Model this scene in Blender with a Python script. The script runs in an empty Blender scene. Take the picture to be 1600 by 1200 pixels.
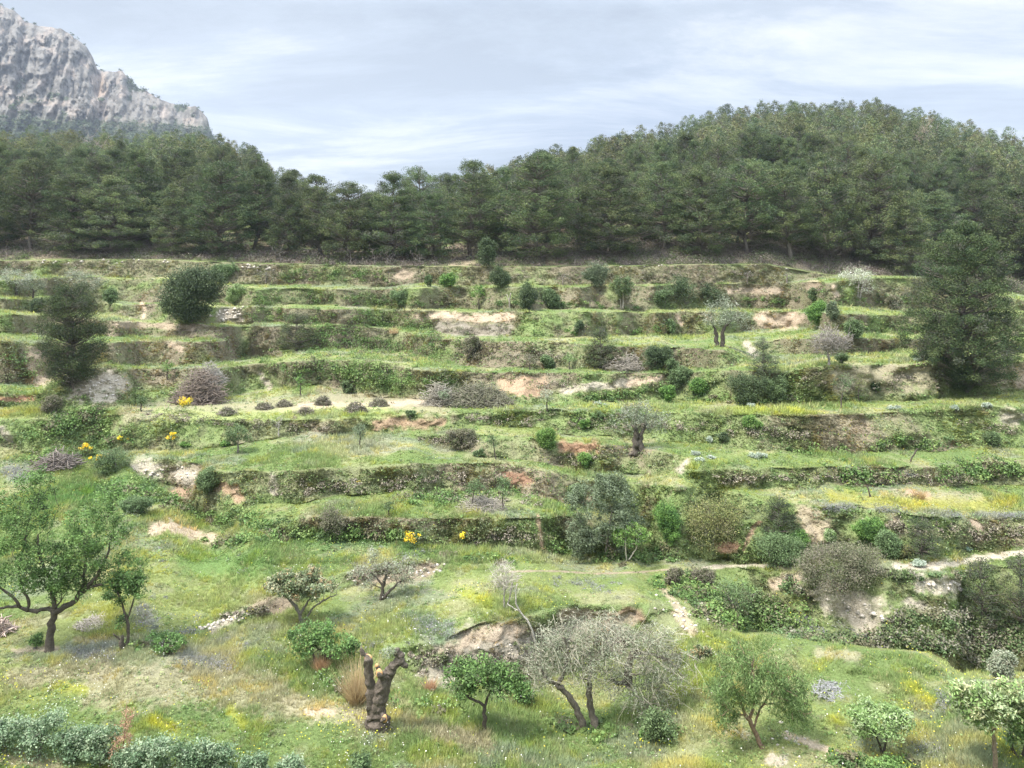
import bpy, math, random
import numpy as np
from mathutils import Vector

# ------------------------------------------------------------------ camera, world, sun
SC = bpy.context.scene
COL = SC.collection
F, U0, V0, CZ = 1155.0, 800.0, 385.0, 11.0        # focal length, eye axis and horizon of a 1600 x 1200 frame; eye height
cam = bpy.data.cameras.new('camera'); cam.sensor_width = 36.0; cam.lens = 36.0 * F / 1600
cam.shift_y = -(600.0 - V0) / 1600; cam.clip_start = 0.1; cam.clip_end = 6000
camo = bpy.data.objects.new('camera', cam); COL.objects.link(camo)
camo.location = (0, 0, CZ); camo.rotation_euler = (math.radians(90), 0, 0)
SC.camera = camo
SUN_EL, SUN_AZ = math.radians(62), math.radians(-112)       # azimuth measured from +Y towards +X
W = bpy.data.worlds.new('World'); SC.world = W; W.use_nodes = True
nt = W.node_tree; N = nt.nodes; L = nt.links; N.clear()
out = N.new('ShaderNodeOutputWorld'); bg1 = N.new('ShaderNodeBackground'); bg2 = N.new('ShaderNodeBackground'); mx = N.new('ShaderNodeMixShader')
sky = N.new('ShaderNodeTexSky'); sky.sky_type = 'NISHITA'; sky.sun_disc = False
sky.sun_elevation = SUN_EL; sky.sun_rotation = SUN_AZ
bg1.inputs['Strength'].default_value = 0.08
L.new(sky.outputs[0], bg1.inputs['Color'])
tc = N.new('ShaderNodeTexCoord'); sep = N.new('ShaderNodeSeparateXYZ'); L.new(tc.outputs['Generated'], sep.inputs[0])
def mth(op, a, b=None, clamp=False):
    n = N.new('ShaderNodeMath'); n.operation = op; n.use_clamp = clamp
    for i, x in enumerate((a, b)):
        if x is None: continue
        if isinstance(x, (int, float)): n.inputs[i].default_value = x
        else: L.new(x, n.inputs[i])
    return n.outputs[0]
zc = mth('MAXIMUM', sep.outputs['Z'], 0.0)
den = mth('ADD', zc, 0.16)
cx = mth('DIVIDE', sep.outputs['X'], den); cy = mth('DIVIDE', sep.outputs['Y'], den)
cmb = N.new('ShaderNodeCombineXYZ'); L.new(cx, cmb.inputs[0]); L.new(cy, cmb.inputs[1])
def wnoise(scale, det, rough, dist=0.0, off=0.0, sx=1.0, sy=1.0):
    mp = N.new('ShaderNodeMapping'); mp.inputs['Location'].default_value = (off, off * 0.7, off * 1.3); mp.inputs['Scale'].default_value = (sx, sy, 1)
    L.new(cmb.outputs[0], mp.inputs[0])
    n = N.new('ShaderNodeTexNoise'); n.inputs['Scale'].default_value = scale; n.inputs['Detail'].default_value = det
    n.inputs['Roughness'].default_value = rough; n.inputs['Distortion'].default_value = dist
    L.new(mp.outputs[0], n.inputs['Vector']); return n.outputs['Fac']
def ramp(fac, stops):
    r = N.new('ShaderNodeValToRGB'); L.new(fac, r.inputs[0]); e = r.color_ramp.elements
    while len(e) < len(stops): e.new(0.5)
    for el, (p, c) in zip(e, stops): el.position = p; el.color = (c[0], c[1], c[2], 1)
    return r.outputs[0]
n1 = wnoise(0.9, 12, 0.66, 0.5, 3.1, 0.75, 1.5)
n2 = wnoise(0.28, 6, 0.55, 0.3, 9.7)
c1 = ramp(n1, [(0.37, (0.51, 0.57, 0.65)), (0.47, (0.60, 0.67, 0.76)), (0.54, (0.76, 0.81, 0.87)), (0.64, (0.95, 0.97, 0.99))])
c2 = ramp(n2, [(0.34, (0.72, 0.76, 0.84)), (0.50, (0.98, 0.99, 1.0)), (0.66, (1.08, 1.07, 1.06))])
mul = N.new('ShaderNodeMix'); mul.data_type = 'RGBA'; mul.blend_type = 'MULTIPLY'; mul.inputs[0].default_value = 1.0
L.new(c1, mul.inputs[6]); L.new(c2, mul.inputs[7])
# an overcast sky is two to three times brighter overhead than near the horizon
zen = N.new('ShaderNodeMapRange'); L.new(sep.outputs['Z'], zen.inputs['Value'])
zen.inputs['From Min'].default_value = 0.30; zen.inputs['From Max'].default_value = 0.80
zen.inputs['To Min'].default_value = 0.47; zen.inputs['To Max'].default_value = 2.3
L.new(mul.outputs[2], bg2.inputs['Color']); L.new(zen.outputs[0], bg2.inputs['Strength'])
mx.inputs[0].default_value = 0.93
L.new(bg1.outputs[0], mx.inputs[1]); L.new(bg2.outputs[0], mx.inputs[2]); L.new(mx.outputs[0], out.inputs[0])
sl = bpy.data.lights.new('sun', 'SUN'); sl.energy = 4.2; sl.angle = math.radians(10); sl.color = (1.0, 0.95, 0.86)
so = bpy.data.objects.new('sun', sl); COL.objects.link(so)
sd = Vector((math.sin(SUN_AZ) * math.cos(SUN_EL), math.cos(SUN_AZ) * math.cos(SUN_EL), math.sin(SUN_EL)))
so.rotation_euler = sd.to_track_quat('Z', 'Y').to_euler(); so.location = (0, 0, 60)
SC.view_settings.view_transform = 'Standard'; SC.view_settings.look = 'None'; SC.view_settings.exposure = 1.14; SC.view_settings.gamma = 1.0
try:
    SC.cycles.max_bounces = 5; SC.cycles.diffuse_bounces = 3; SC.cycles.transparent_max_bounces = 4
    SC.cycles.use_denoising = True; SC.cycles.denoiser = 'OPENIMAGEDENOISE'; SC.cycles.denoising_prefilter = 'NONE'; SC.cycles.denoising_input_passes = 'RGB_ALBEDO_NORMAL'
except Exception: pass

# ------------------------------------------------------------------ small helpers
rng = np.random.default_rng(7)
random.seed(7)
def hsh(ix, iy, iz, s):
    h = (ix.astype(np.int64) * 374761393 + iy.astype(np.int64) * 668265263 + iz.astype(np.int64) * 2147483647 + s * 1274126177) & 0x7fffffff
    h = ((h ^ (h >> 13)) * 1274126177) & 0x7fffffff
    h = ((h ^ (h >> 16)) * 974126177) & 0x7fffffff
    return ((h ^ (h >> 15)) & 0xffffff) / float(0xffffff)
def vnoise(x, y, z=None, s=0):
    x = np.asarray(x, float); y = np.asarray(y, float); z = np.zeros_like(x) if z is None else np.asarray(z, float)
    fx, fy, fz = np.floor(x), np.floor(y), np.floor(z); tx, ty, tz = x - fx, y - fy, z - fz
    tx, ty, tz = tx*tx*(3-2*tx), ty*ty*(3-2*ty), tz*tz*(3-2*tz); r = 0
    for i in (0, 1):
        for j in (0, 1):
            for k in (0, 1):
                r = r + hsh(fx+i, fy+j, fz+k, s) * (tx if i else 1-tx) * (ty if j else 1-ty) * (tz if k else 1-tz)
    return r
def fbm(x, y, z=None, s=0, o=4, g=0.5):
    a, t, r = 1.0, 0.0, 0
    x = np.asarray(x, float); y = np.asarray(y, float); z = None if z is None else np.asarray(z, float)
    for k in range(o):
        r = r + a * vnoise(x * 2**k, y * 2**k, None if z is None else z * 2**k, s + 17*k); t += a; a *= g
    return r / t
def sstep(a, b, x): t = np.clip((x - a) / (b - a), 0, 1); return t*t*(3-2*t)
def lerp(a, b, t): return a + (b - a) * t

def mesh_np(name, v, f, mat, col=None, smooth=False):
    """one mesh from arrays: v (n,3), f (m,3) or (m,4) or a list of such arrays"""
    v = np.asarray(v, np.float32); fs = f if isinstance(f, list) else [f]
    fs = [np.asarray(q, np.int32) for q in fs if len(q)]
    me = bpy.data.meshes.new(name); me.vertices.add(len(v)); me.vertices.foreach_set('co', v.ravel())
    nl = sum(q.size for q in fs); npoly = sum(len(q) for q in fs)
    me.loops.add(nl); me.polygons.add(npoly)
    me.loops.foreach_set('vertex_index', np.concatenate([q.ravel() for q in fs]))
    st = []; p = 0
    for q in fs:
        st.append(p + np.arange(len(q)) * q.shape[1]); p += q.size
    me.polygons.foreach_set('loop_start', np.concatenate(st).astype(np.int32))
    if smooth: me.polygons.foreach_set('use_smooth', np.ones(npoly, bool))
    me.update(calc_edges=True)
    if col is not None:
        a = me.color_attributes.new('Col', 'FLOAT_COLOR', 'POINT')
        c = np.ones((len(v), 4), np.float32); c[:, :3] = np.clip(col, 0, 1); a.data.foreach_set('color', c.ravel())
    if mat: me.materials.append(mat)
    return me
def link(name, me, parent=None, **kw):
    o = bpy.data.objects.new(name, me); COL.objects.link(o)
    if parent: o.parent = parent
    for k, x in kw.items(): o[k] = x
    return o
def thing(name, loc, label, cat, group=None):
    o = bpy.data.objects.new(name, None); COL.objects.link(o); o.location = loc; o.empty_display_size = 0.2
    o['label'] = label; o['category'] = cat
    if group: o['group'] = group
    return o

# ------------------------------------------------------------------ materials
def material(name, colour=None, rough=0.9, trans=0.0, noise=None, bump=None, attr=True, objvar=0.0, spec=0.2):
    """colour attribute (or one colour) x object-space noise, optional bump and leaf translucency"""
    m = bpy.data.materials.new(name); m.use_nodes = True; t = m.node_tree; t.nodes.clear()
    nn, ll = t.nodes.new, t.links.new
    o = nn('ShaderNodeOutputMaterial'); p = nn('ShaderNodeBsdfPrincipled'); p.inputs['Roughness'].default_value = rough
    p.inputs['Specular IOR Level'].default_value = spec
    if attr:
        a = nn('ShaderNodeAttribute'); a.attribute_name = 'Col'; c = a.outputs['Color']
    else:
        r = nn('ShaderNodeRGB'); r.outputs[0].default_value = (*colour, 1); c = r.outputs[0]
    co = nn('ShaderNodeTexCoord')
    for (scale, lo, hi, det) in (noise or []):
        x = nn('ShaderNodeTexNoise'); x.inputs['Scale'].default_value = scale; x.inputs['Detail'].default_value = det; x.inputs['Roughness'].default_value = 0.65
        ll(co.outputs['Object'], x.inputs['Vector'])
        mr = nn('ShaderNodeMapRange'); ll(x.outputs['Fac'], mr.inputs[0]); mr.inputs[1].default_value = 0.3; mr.inputs[2].default_value = 0.7
        mr.inputs[3].default_value = lo; mr.inputs[4].default_value = hi
        v = nn('ShaderNodeVectorMath'); v.operation = 'SCALE'; ll(c, v.inputs[0]); ll(mr.outputs[0], v.inputs['Scale']); c = v.outputs[0]
    if objvar:
        oi = nn('ShaderNodeObjectInfo'); h = nn('ShaderNodeHueSaturation'); ll(c, h.inputs['Color'])
        m1 = nn('ShaderNodeMapRange'); ll(oi.outputs['Random'], m1.inputs[0]); m1.inputs[3].default_value = 0.5 - 0.014*objvar; m1.inputs[4].default_value = 0.5 + 0.02*objvar
        ll(m1.outputs[0], h.inputs['Hue'])
        w = nn('ShaderNodeTexWhiteNoise'); w.noise_dimensions = '1D'; ll(oi.outputs['Random'], w.inputs['W'])
        m2 = nn('ShaderNodeMapRange'); ll(w.outputs['Value'], m2.inputs[0]); m2.inputs[3].default_value = 1 - 0.3*objvar; m2.inputs[4].default_value = 1 + 0.35*objvar
        ll(m2.outputs[0], h.inputs['Value']); c = h.outputs[0]
    ll(c, p.inputs['Base Color'])
    if bump:
        x = nn('ShaderNodeTexNoise'); x.inputs['Scale'].default_value = bump[0]; x.inputs['Detail'].default_value = 8; x.inputs['Roughness'].default_value = 0.7
        ll(co.outputs['Object'], x.inputs['Vector'])
        b = nn('ShaderNodeBump'); b.inputs['Strength'].default_value = bump[1]; b.inputs['Distance'].default_value = bump[2]
        ll(x.outputs['Fac'], b.inputs['Height']); ll(b.outputs[0], p.inputs['Normal'])
    if trans:
        tr = nn('ShaderNodeBsdfTranslucent'); ll(c, tr.inputs['Color']); ms = nn('ShaderNodeMixShader'); ms.inputs[0].default_value = trans
        ll(p.outputs[0], ms.inputs[1]); ll(tr.outputs[0], ms.inputs[2]); ll(ms.outputs[0], o.inputs[0])
    else: ll(p.outputs[0], o.inputs[0])
    return m
M_ground = material('ground_soil_and_turf', noise=[(9, 0.72, 1.28, 6), (55, 0.7, 1.3, 3)], bump=(14, 0.9, 0.12), rough=1.0, spec=0.05)
M_grass = material('grass_blades', trans=0.35, rough=0.8, spec=0.15)
M_leaf = material('leaves', trans=0.25, rough=0.65, objvar=0.35, spec=0.25)
M_pine = material('pine_needles', trans=0.15, rough=0.8, objvar=1.05, spec=0.1)
M_bark = material('bark', noise=[(14, 0.6, 1.35, 6)], bump=(30, 1.0, 0.03), rough=0.95, spec=0.1)
M_twig = material('twigs', noise=[(5, 0.75, 1.25, 3)], rough=0.95, spec=0.1)
M_rock = material('limestone', noise=[(0.06, 0.85, 1.12, 8), (0.35, 0.8, 1.18, 6)], bump=(0.12, 1.0, 6.0), rough=1.0, spec=0.05)
M_stone = material('field_stone', noise=[(6, 0.75, 1.2, 6)], bump=(9, 0.8, 0.05), rough=1.0, spec=0.05)
M_wood = material('cut_wood', noise=[(12, 0.8, 1.2, 4)], rough=0.8)

# ------------------------------------------------------------------ terrain: terrace banks surveyed as (x, lip, toe)
BANKS = [  # name, grade of the bank face, stations
 ('top', 1.0, [(0,407,432),(130,405,431),(260,406,434),(375,411,443),(530,414,446),(620,416,446),(800,417,446),(1000,415,444),(1100,413,443),(1200,413,440),(1260,425,438),(1300,431,433)]),
 ('b2', 1.1, [(0,440,463),(75,434,463),(190,434,470),(260,437,472),(340,446,474),(400,450,476),(530,452,476),(590,453,478),(640,450,483),(800,450,483),(900,449,483),(1000,447,483),(1060,447,481),(1130,444,481),(1250,441,482),(1300,441,478),(1380,434,480),(1440,434,482),(1600,470,487)]),
 ('b3', 1.2, [(0,467,486),(160,470,490),(190,475,497),(260,475,500),(300,480,504),(380,481,506),(440,482,504),(530,483,508),(600,484,510),(700,487,520),(800,488,525),(1000,488,525),(1100,488,523),(1180,487,515),(1250,489,512),(1310,490,518),(1430,495,522),(1480,498,524),(1600,497,526)]),
 ('b4', 1.1, [(0,492,522),(75,494,522),(160,502,524),(300,506,528),(345,510,529),(430,510,545),(560,510,545),(640,518,552),(690,528,562),(740,533,572),(850,535,576),(1000,542,576),(1090,545,574),(1130,547,576),(1160,556,566)]),
 ('b4r', 1.0, [(1180,536,542),(1200,534,550),(1250,530,552),(1330,528,552),(1400,530,548),(1470,532,545),(1600,530,552)]),
 ('b5', 1.1, [(0,532,596),(60,534,605),(100,536,572),(150,536,569),(300,533,568),(390,532,560),(440,548,556)]),
 ('b6', 1.2, [(0,614,634),(60,616,634),(92,606,645),(110,580,650),(170,572,645),(200,577,634),(330,576,628),(400,568,612),(500,563,602),(560,563,616),(640,575,622),(680,580,622),(790,583,632),(900,583,630),(1060,582,622),(1140,578,628),(1200,582,632),(1300,572,632),(1450,569,625),(1600,565,612)]),
 ('b7', 1.1, [(0,652,700),(60,656,705),(110,656,695),(170,646,700),(220,652,704),(300,655,702),(400,659,690),(480,656,678),(600,650,674),(690,648,674),(760,643,664),(830,641,668),(900,642,680),(980,643,684),(1060,645,690),(1190,648,704),(1330,646,708),(1420,643,706),(1480,640,702),(1600,634,698)]),
 ('b7d', 0.9, [(650,678,682),(720,679,705),(790,682,716),(850,687,724),(900,692,735),(960,696,740),(1020,702,744),(1060,712,730)]),
 ('b8', 1.3, [(205,714,722),(220,714,748),(270,718,760),(300,724,800),(345,735,835),(400,737,790),(470,733,782),(550,729,772),(620,724,768),(790,725,765),(830,735,775),(880,742,785),(940,749,800),(985,753,825),(1010,755,870),(1080,760,876),(1160,768,882),(1200,785,880),(1240,788,870),(1330,793,866),(1420,804,872),(1500,808,860),(1600,812,852)]),
 ('b7r', 1.2, [(1060,736,742),(1100,731,763),(1200,730,762),(1350,731,760),(1500,727,759),(1600,717,757)]),
 ('b9', 1.2, [(415,808,818),(440,805,842),(560,807,846),(650,809,850),(800,810,860),(880,806,865),(940,815,872),(980,850,872)]),
 ('f2', 0.9, [(295,990,996),(350,962,985),(430,932,962),(480,915,943),(550,890,915),(640,878,896),(695,884,890)]),
 ('f1', 1.3, [(600,1004,1020),(660,998,1050),(712,992,1065),(750,975,1075),(800,964,1078),(850,950,1062),(950,943,1040),(1030,940,1000),(1070,965,985)]),
 ('cliff', 1.0, [(1150,888,895),(1200,892,940),(1250,895,972),(1330,905,985),(1400,900,985),(1450,897,985),(1500,893,985),(1600,885,980)]),
 ('gully', 0.9, [(1160,900,975),(1200,941,986),(1250,973,994),(1330,986,1007),(1400,986,1014),(1450,986,1016),(1500,986,1050),(1600,981,1050)]),
 ('drop', -0.93, [(1170,985,990),(1200,986,993),(1250,994,1001),(1330,1007,1015),(1400,1014,1022),(1440,1016,1024),(1480,1040,1050),(1500,1050,1066),(1600,1050,1066)]),
]
TOP = [(-300,409),(0,407),(130,405),(260,406),(375,411),(530,414),(620,416),(800,417),(1000,415),(1100,413),(1200,413),(1260,424),(1300,430),(1370,431),(1440,432),(1520,445),(1600,462),(1900,470)]
RIDGE = [(-300,245),(0,245),(130,246),(250,246),(340,250),(400,274),(450,314),(520,352),(590,362),(650,352),(700,338),(790,322),(870,286),(960,254),(1050,230),(1130,202),(1200,196),(1330,189),(1430,203),(1500,224),(1560,241),(1640,256),(1900,300)]
us = np.arange(-260, 1861, 2.5); NU = len(us)
vs = np.concatenate([np.arange(1290, 900, -1.5), np.arange(900, 396, -1.0)]); NVV = len(vs)
def stations(st, x): a = np.array(st, float); return [np.interp(x, a[:, 0], a[:, k]) for k in range(1, a.shape[1])]
wig = lambda s, a: a * (fbm(us / 38.0, us * 0 + s, s=s, o=3) - 0.5) * 2
G_s = np.zeros((NVV, NU)); G_bank = np.zeros((NVV, NU)); VV = vs[:, None] * np.ones((1, NU)); UU = us[None, :] * np.ones((NVV, 1))
G_s[:] = 0.02 + 0.05 * (fbm(UU / 120, VV / 40, s=5, o=3) - 0.5)
G_s += 0.22 * (sstep(230, 150, UU) * sstep(690, 715, VV) * sstep(870, 840, VV))          # the valley side on the left climbs
G_s += 0.25 * (sstep(100, 40, UU) * sstep(600, 640, VV) * sstep(720, 700, VV))
for i, (nm, gr, st) in enumerate(BANKS):
    x0, x1 = st[0][0], st[-1][0]
    lip, toe = stations(st, us); lip = lip + wig(31 + i, 2.2); toe = toe + wig(131 + i, 4.0)
    ok = ((us >= x0) | (x0 <= 0)) & ((us <= x1) | (x1 >= 1600))
    ms = sstep(-0.8, 0.8, VV - lip[None]) * sstep(0.8, -0.8, VV - toe[None]) * ok[None]
    if gr < 0:
        G_s = lerp(G_s, gr * (VV - V0) / F, ms); G_drop = ms
    else:
        G_s = lerp(G_s, gr * (1.75 if lip.mean() < 600 else 1.15), ms); G_bank = np.maximum(G_bank, ms)
T = (VV - V0) / F
G_hold = np.maximum(G_bank, G_drop)
G_D = np.zeros((NVV, NU)); G_D[0] = 14.5
top = np.interp(us, *np.array(TOP).T)
def climb(r0, r1, dl, D0):
    """walk the ground away from the eye, row by row; dl tips the treads so that every column reaches the same distance"""
    D = [D0]
    for r in range(r0, r1):
        s = 0.5 * (G_s[r] + G_s[r-1]); b = 0.5 * (G_hold[r] + G_hold[r-1]); s = s + dl * (1 - b) * 0.5 * (T[r] + T[r-1])
        D.append(np.where(vs[r] > top, D[-1] * (1 + (T[r-1] - T[r]) / np.maximum(0.5 * (T[r] + T[r-1]) + s, 0.03)), D[-1]))
    return np.array(D[1:])
def climb_to(r0, r1, D0, goal):
    lo, hi = np.full(NU, -0.6), np.full(NU, 1.5)
    for _ in range(22):
        m = 0.5 * (lo + hi); far = climb(r0, r1, m, D0)[-1] > goal
        lo = np.where(far, m, lo); hi = np.where(far, hi, m)
    kk = np.exp(-np.linspace(-2, 2, 41)**2); kk /= kk.sum(); m = np.convolve(np.pad(0.5 * (lo + hi), 20, 'edge'), kk, 'valid')
    D = climb(r0, r1, m, D0); e = np.log(goal / D[-1]); w = np.linspace(0, 1, len(D))[:, None] ** 0.7
    return D * np.exp(w * e[None])
r640 = int(np.argmin(abs(vs - 640))) + 1
G_D[1:r640] = climb_to(1, r640, G_D[0], 37.0 + 1.5 * np.sin(us / 300))
G_D[r640:] = climb_to(r640, NVV, G_D[r640-1], 64.0 + 2.5 * np.sin(us / 240 + 1))
# smooth depth drift between neighbouring columns on rows, keep the picture lines
def hsmooth(A, n):
    k = np.exp(-np.linspace(-2, 2, 2*n+1)**2); k /= k.sum(); pad = np.pad(A, ((0, 0), (n, n)), 'edge'); return sum(k[j] * pad[:, j:j+NU] for j in range(2*n+1))
LG = np.log(G_D); wn = sstep(960, 860, VV) ; near_cliff = sstep(1120, 1180, UU) * sstep(1060, 1040, VV)
LG = lerp(hsmooth(LG, 34), hsmooth(LG, 12), np.maximum(wn, near_cliff)); G_D = np.exp(LG) * (1 + 0.0004 * np.maximum(0, top[None] - VV))
def depth_at(u, v):
    """distance of the ground seen at frame point (u, v), for the terraces below the wood"""
    v = max(v, float(np.interp(u, *np.array(TOP).T)) + 0.5)
    c = np.clip((u - us[0]) / 2.5, 0, NU - 1.001); i = int(c); fx = c - i
    col = G_D[:, i] * (1 - fx) + G_D[:, i+1] * fx
    return float(np.interp(-v, -vs, col))
def ground_pt(u, v):
    D = depth_at(u, v); v = max(v, float(np.interp(u, *np.array(TOP).T)) + 0.5)
    return np.array([D * (u - U0) / F, D, CZ - D * (v - V0) / F])
# ------------------------------------------------------------------ what grows or lies bare where: strokes (points, half width) in survey coordinates
def stroke(pts, hw, soft=0.5, uu=UU, vv=VV, stretch=1.0, seed=3):
    """0..1 mask of a band along a polyline with a ragged edge"""
    d = np.full(uu.shape, 1e9)
    for (x0, y0), (x1, y1) in zip(pts[:-1], pts[1:]) if len(pts) > 1 else [(pts[0], (pts[0][0] + 0.1, pts[0][1]))]:
        dx, dy = x1 - x0, (y1 - y0); q = dx*dx + dy*dy + 1e-6
        t = np.clip(((uu - x0) * dx + (vv - y0) * dy) / q, 0, 1)
        d = np.minimum(d, np.hypot(uu - x0 - t*dx, (vv - y0 - t*dy) * stretch))
    near = d < hw * 1.8 + 6
    m = np.zeros(uu.shape)
    n = fbm(uu[near] / 9.0, vv[near] / 6.0, s=seed, o=3) - 0.5
    m[near] = sstep(1 + soft, 1 - soft, d[near] / hw + n * 1.5)
    return m
def C(*a): return np.array(a, float)
# real surface colours
GREEN, YGREEN, DGREEN, DRY, HEATHER = C(.182,.245,.088), C(.265,.305,.115), C(.110,.165,.060), C(.43,.39,.25), C(.27,.275,.25)
BOLIVE, BBROWN, BGREEN = C(.200,.215,.110), C(.235,.205,.140), C(.165,.225,.080)
TAN, ORANGE, PALE, RED, GREYD = C(.48,.38,.28), C(.46,.32,.215), C(.50,.44,.35), C(.30,.18,.12), C(.30,.265,.215)
G_lip = np.zeros((NVV, NU))
gx = G_D * (UU - U0) / F; gy = G_D; VE = np.maximum(VV, top[None]); gz = CZ - G_D * (VE - V0) / F
nA = fbm(gx/5.5, gy/5.5, gz/3, s=41, o=5); nB = fbm(gx/1.6, gy/1.6, gz/1.2, s=42, o=4); nC = fbm(gx/2.6+7, gy/2.6, gz/2, s=43, o=4); nD = fbm(gx/0.6, gy/0.6, gz/0.5, s=44, o=3)
def mixc(base, col, m): return base + (col - base) * m[..., None]
col = mixc(np.ones((NVV, NU, 3)) * GREEN, YGREEN, sstep(.42, .60, nA*.6 + nB*.4))
col = mixc(col, DGREEN*1.3, sstep(.54, .66, nC) * .55)
col = mixc(col, DRY, sstep(.55, .70, nB) * .45)
col = mixc(col, HEATHER, sstep(.60, .68, fbm(gx/3.2+3, gy/1.8, s=48, o=4)) * .4)
col = mixc(col, GREYD, sstep(.60, .72, nD) * .30)
bankc = mixc(np.ones((NVV, NU, 3)) * BOLIVE, BBROWN, sstep(.44, .58, nC))
bankc = mixc(bankc, BGREEN, sstep(.42, .55, nA) * .8)
bankc = mixc(bankc, TAN*.7, sstep(.63, .74, nB*.6 + nD*.4) * .6)
bankc = mixc(bankc, BBROWN*.55, sstep(.56, .68, nD) * .35)
bankc = mixc(bankc, BBROWN*.72, sstep(630, 580, VV) * sstep(.34, .52, nB*.5 + nC*.5) * .75)
col = mixc(col, bankc, G_bank)
G_bare = np.zeros((NVV, NU)); G_wet = np.zeros((NVV, NU))
BARE = [  # colour, half width, points
 (ORANGE,12,[(792,604),(825,604),(846,604)]), (ORANGE*.9,5,[(806,612),(850,614)]), (PALE*.95,6,[(880,612),(930,606),(985,597)]),(TAN,5,[(985,597),(1035,591)]),
 (TAN,7,[(650,497),(700,494),(760,497),(800,497)]), (GREYD,10,[(690,512),(740,516),(790,518)]),
 (PALE*.9,17,[(120,610),(165,596),(185,600)]), (PALE*.85,9,[(150,625),(170,622)]), (TAN*.85,14,[(55,555),(68,590)]), (RED*1.3,4,[(0,622),(50,624)]),
 (ORANGE*.75,9,[(590,661),(640,660),(688,658)]), (TAN,11,[(1190,500),(1225,503),(1245,500)]), (TAN*.95,4,[(1302,448),(1308,462),(1302,478)]), (TAN*.95,3,[(1258,492),(1244,512)]),(TAN,3,[(1058,493),(1066,508)]),
 (TAN*.8,8,[(624,428),(634,430)]), (TAN*.85,5,[(180,508),(200,508),(300,512)]), (TAN,3,[(222,474),(224,494)]),(TAN*.9,5,[(270,540),(285,546)]),(GREYD,9,[(345,490),(375,492)]),
 (PALE,13,[(226,728),(240,738)]), (PALE*.9,13,[(280,738),(296,744)]), (ORANGE*.9,9,[(345,762),(362,766),(375,782)]), (PALE,6,[(427,745),(425,768)]), (ORANGE*.8,9,[(270,775),(290,772)]), (TAN*.95,9,[(240,828),(265,820),(300,838),(330,842)]),
 (PALE*.9,5,[(408,582),(420,606)]), (TAN*.7,5,[(440,640),(500,636)]),
 (TAN*.85,22,[(1262,812),(1278,832)]), (TAN*.8,12,[(1400,818),(1410,832)]),(TAN*.7,9,[(1520,822),(1530,835)]),
 (ORANGE*.9,3.5,[(840,806),(843,830),(846,856)]), (ORANGE*.85,4,[(1185,818),(1172,840),(1164,862)]), (RED*1.5,8,[(1120,855),(1145,853)]),
 (PALE*1.05,26,[(1290,925),(1335,950),(1358,958)]), (PALE*1.0,13,[(1352,975),(1362,990)]), (PALE*.95,14,[(1440,912),(1490,918)]), (PALE*.9,9,[(1420,945),(1445,952)]), (TAN,12,[(1215,912),(1240,905)]),
 (PALE*.85,12,[(1572,652),(1590,655)]), (TAN*.8,16,[(1560,585),(1590,590)]), (BBROWN*1.5,18,[(1310,592),(1400,592),(1450,592)]),
 (RED*1.1,9,[(790,745),(825,752)]), (RED*1.1,8,[(878,697),(900,702),(930,700)]), (PALE*.8,5,[(1062,735),(1075,722)]), (PALE*.8,7,[(1168,540),(1178,552)]),
 (PALE*.75,8,[(4,672),(14,682)]), (TAN*.8,8,[(1270,448),(1090,455),(1220,452)][0:1]), (TAN*.8,5,[(1140,455),(1220,453)]),
 # the mown terrace and its bare soil
 (DRY*.85,13,[(200,648),(260,640),(330,642),(420,636),(520,626),(600,628),(690,634)]), (DRY*.8,8,[(500,608),(520,616),(600,622)]), (TAN*.95,5,[(470,634),(520,632),(570,635),(640,629),(690,628)]),
 # trodden paths and track
 (PALE*1.0,6,[(1400,884),(1450,883),(1500,878),(1560,869),(1610,862)]), (PALE*1.0,3,[(1100,887),(1170,884),(1240,888)]), (TAN*.7,1.3,[(790,893),(850,892),(930,895),(1000,893),(1050,889)]),
 (TAN*.9,6,[(1035,918),(1050,935),(1065,955)]), (TAN*.9,9,[(1062,958),(1082,985)]), (PALE*.8,9,[(1075,925),(1100,952)]),
 # foreground
 (GREYD*1.25,38,[(690,1035),(740,1020),(800,1010)]), (TAN*.9,13,[(700,1010),(760,990),(820,985)]), (ORANGE*.75,9,[(975,955),(1000,960)]), (GREYD*1.2,22,[(830,1010),(900,985),(960,985)]), (TAN*.8,10,[(880,962),(990,965)]),
 (DRY*1.05,18,[(455,1105),(510,1108),(560,1112)]), (TAN*1.1,5,[(480,1112),(520,1110)]), (DRY*1.05,11,[(690,1150),(760,1158),(1000,1150)][0:2]), (TAN*1.15,6,[(1230,1150),(1290,1172)]), (PALE,9,[(1205,1186),(1225,1190)]), (DRY*1.1,7,[(1130,1140),(1170,1150)]), (DRY,7,[(1280,1020),(1340,1024)]),(DRY,8,[(1010,1148),(1040,1150)]),
 (DRY*.9,9,[(270,1035),(360,1050)]), (DRY*.9,34,[(160,1075),(300,1065),(420,1085)]), (DRY*.85,16,[(20,1060),(160,1045)]), (DRY*.8,14,[(640,1130),(760,1170)]), (DRY*.9,10,[(10,1185),(90,1192)]), (TAN*.9,4,[(20,1015),(90,1012)]), (DRY*.95,5,[(120,1000),(190,1000)]), (PALE*.8,9,[(330,985),(380,958)]), (TAN*.7,14,[(410,950),(450,940)]), (TAN*.6,11,[(560,900),(600,905),(670,890)]),
 (DRY*.9,8,[(1380,772),(1450,774),(1530,778)]), (ORANGE*.9,6,[(1420,770),(1450,776)]),
]
SOFT = (DRY[0],)
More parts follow.
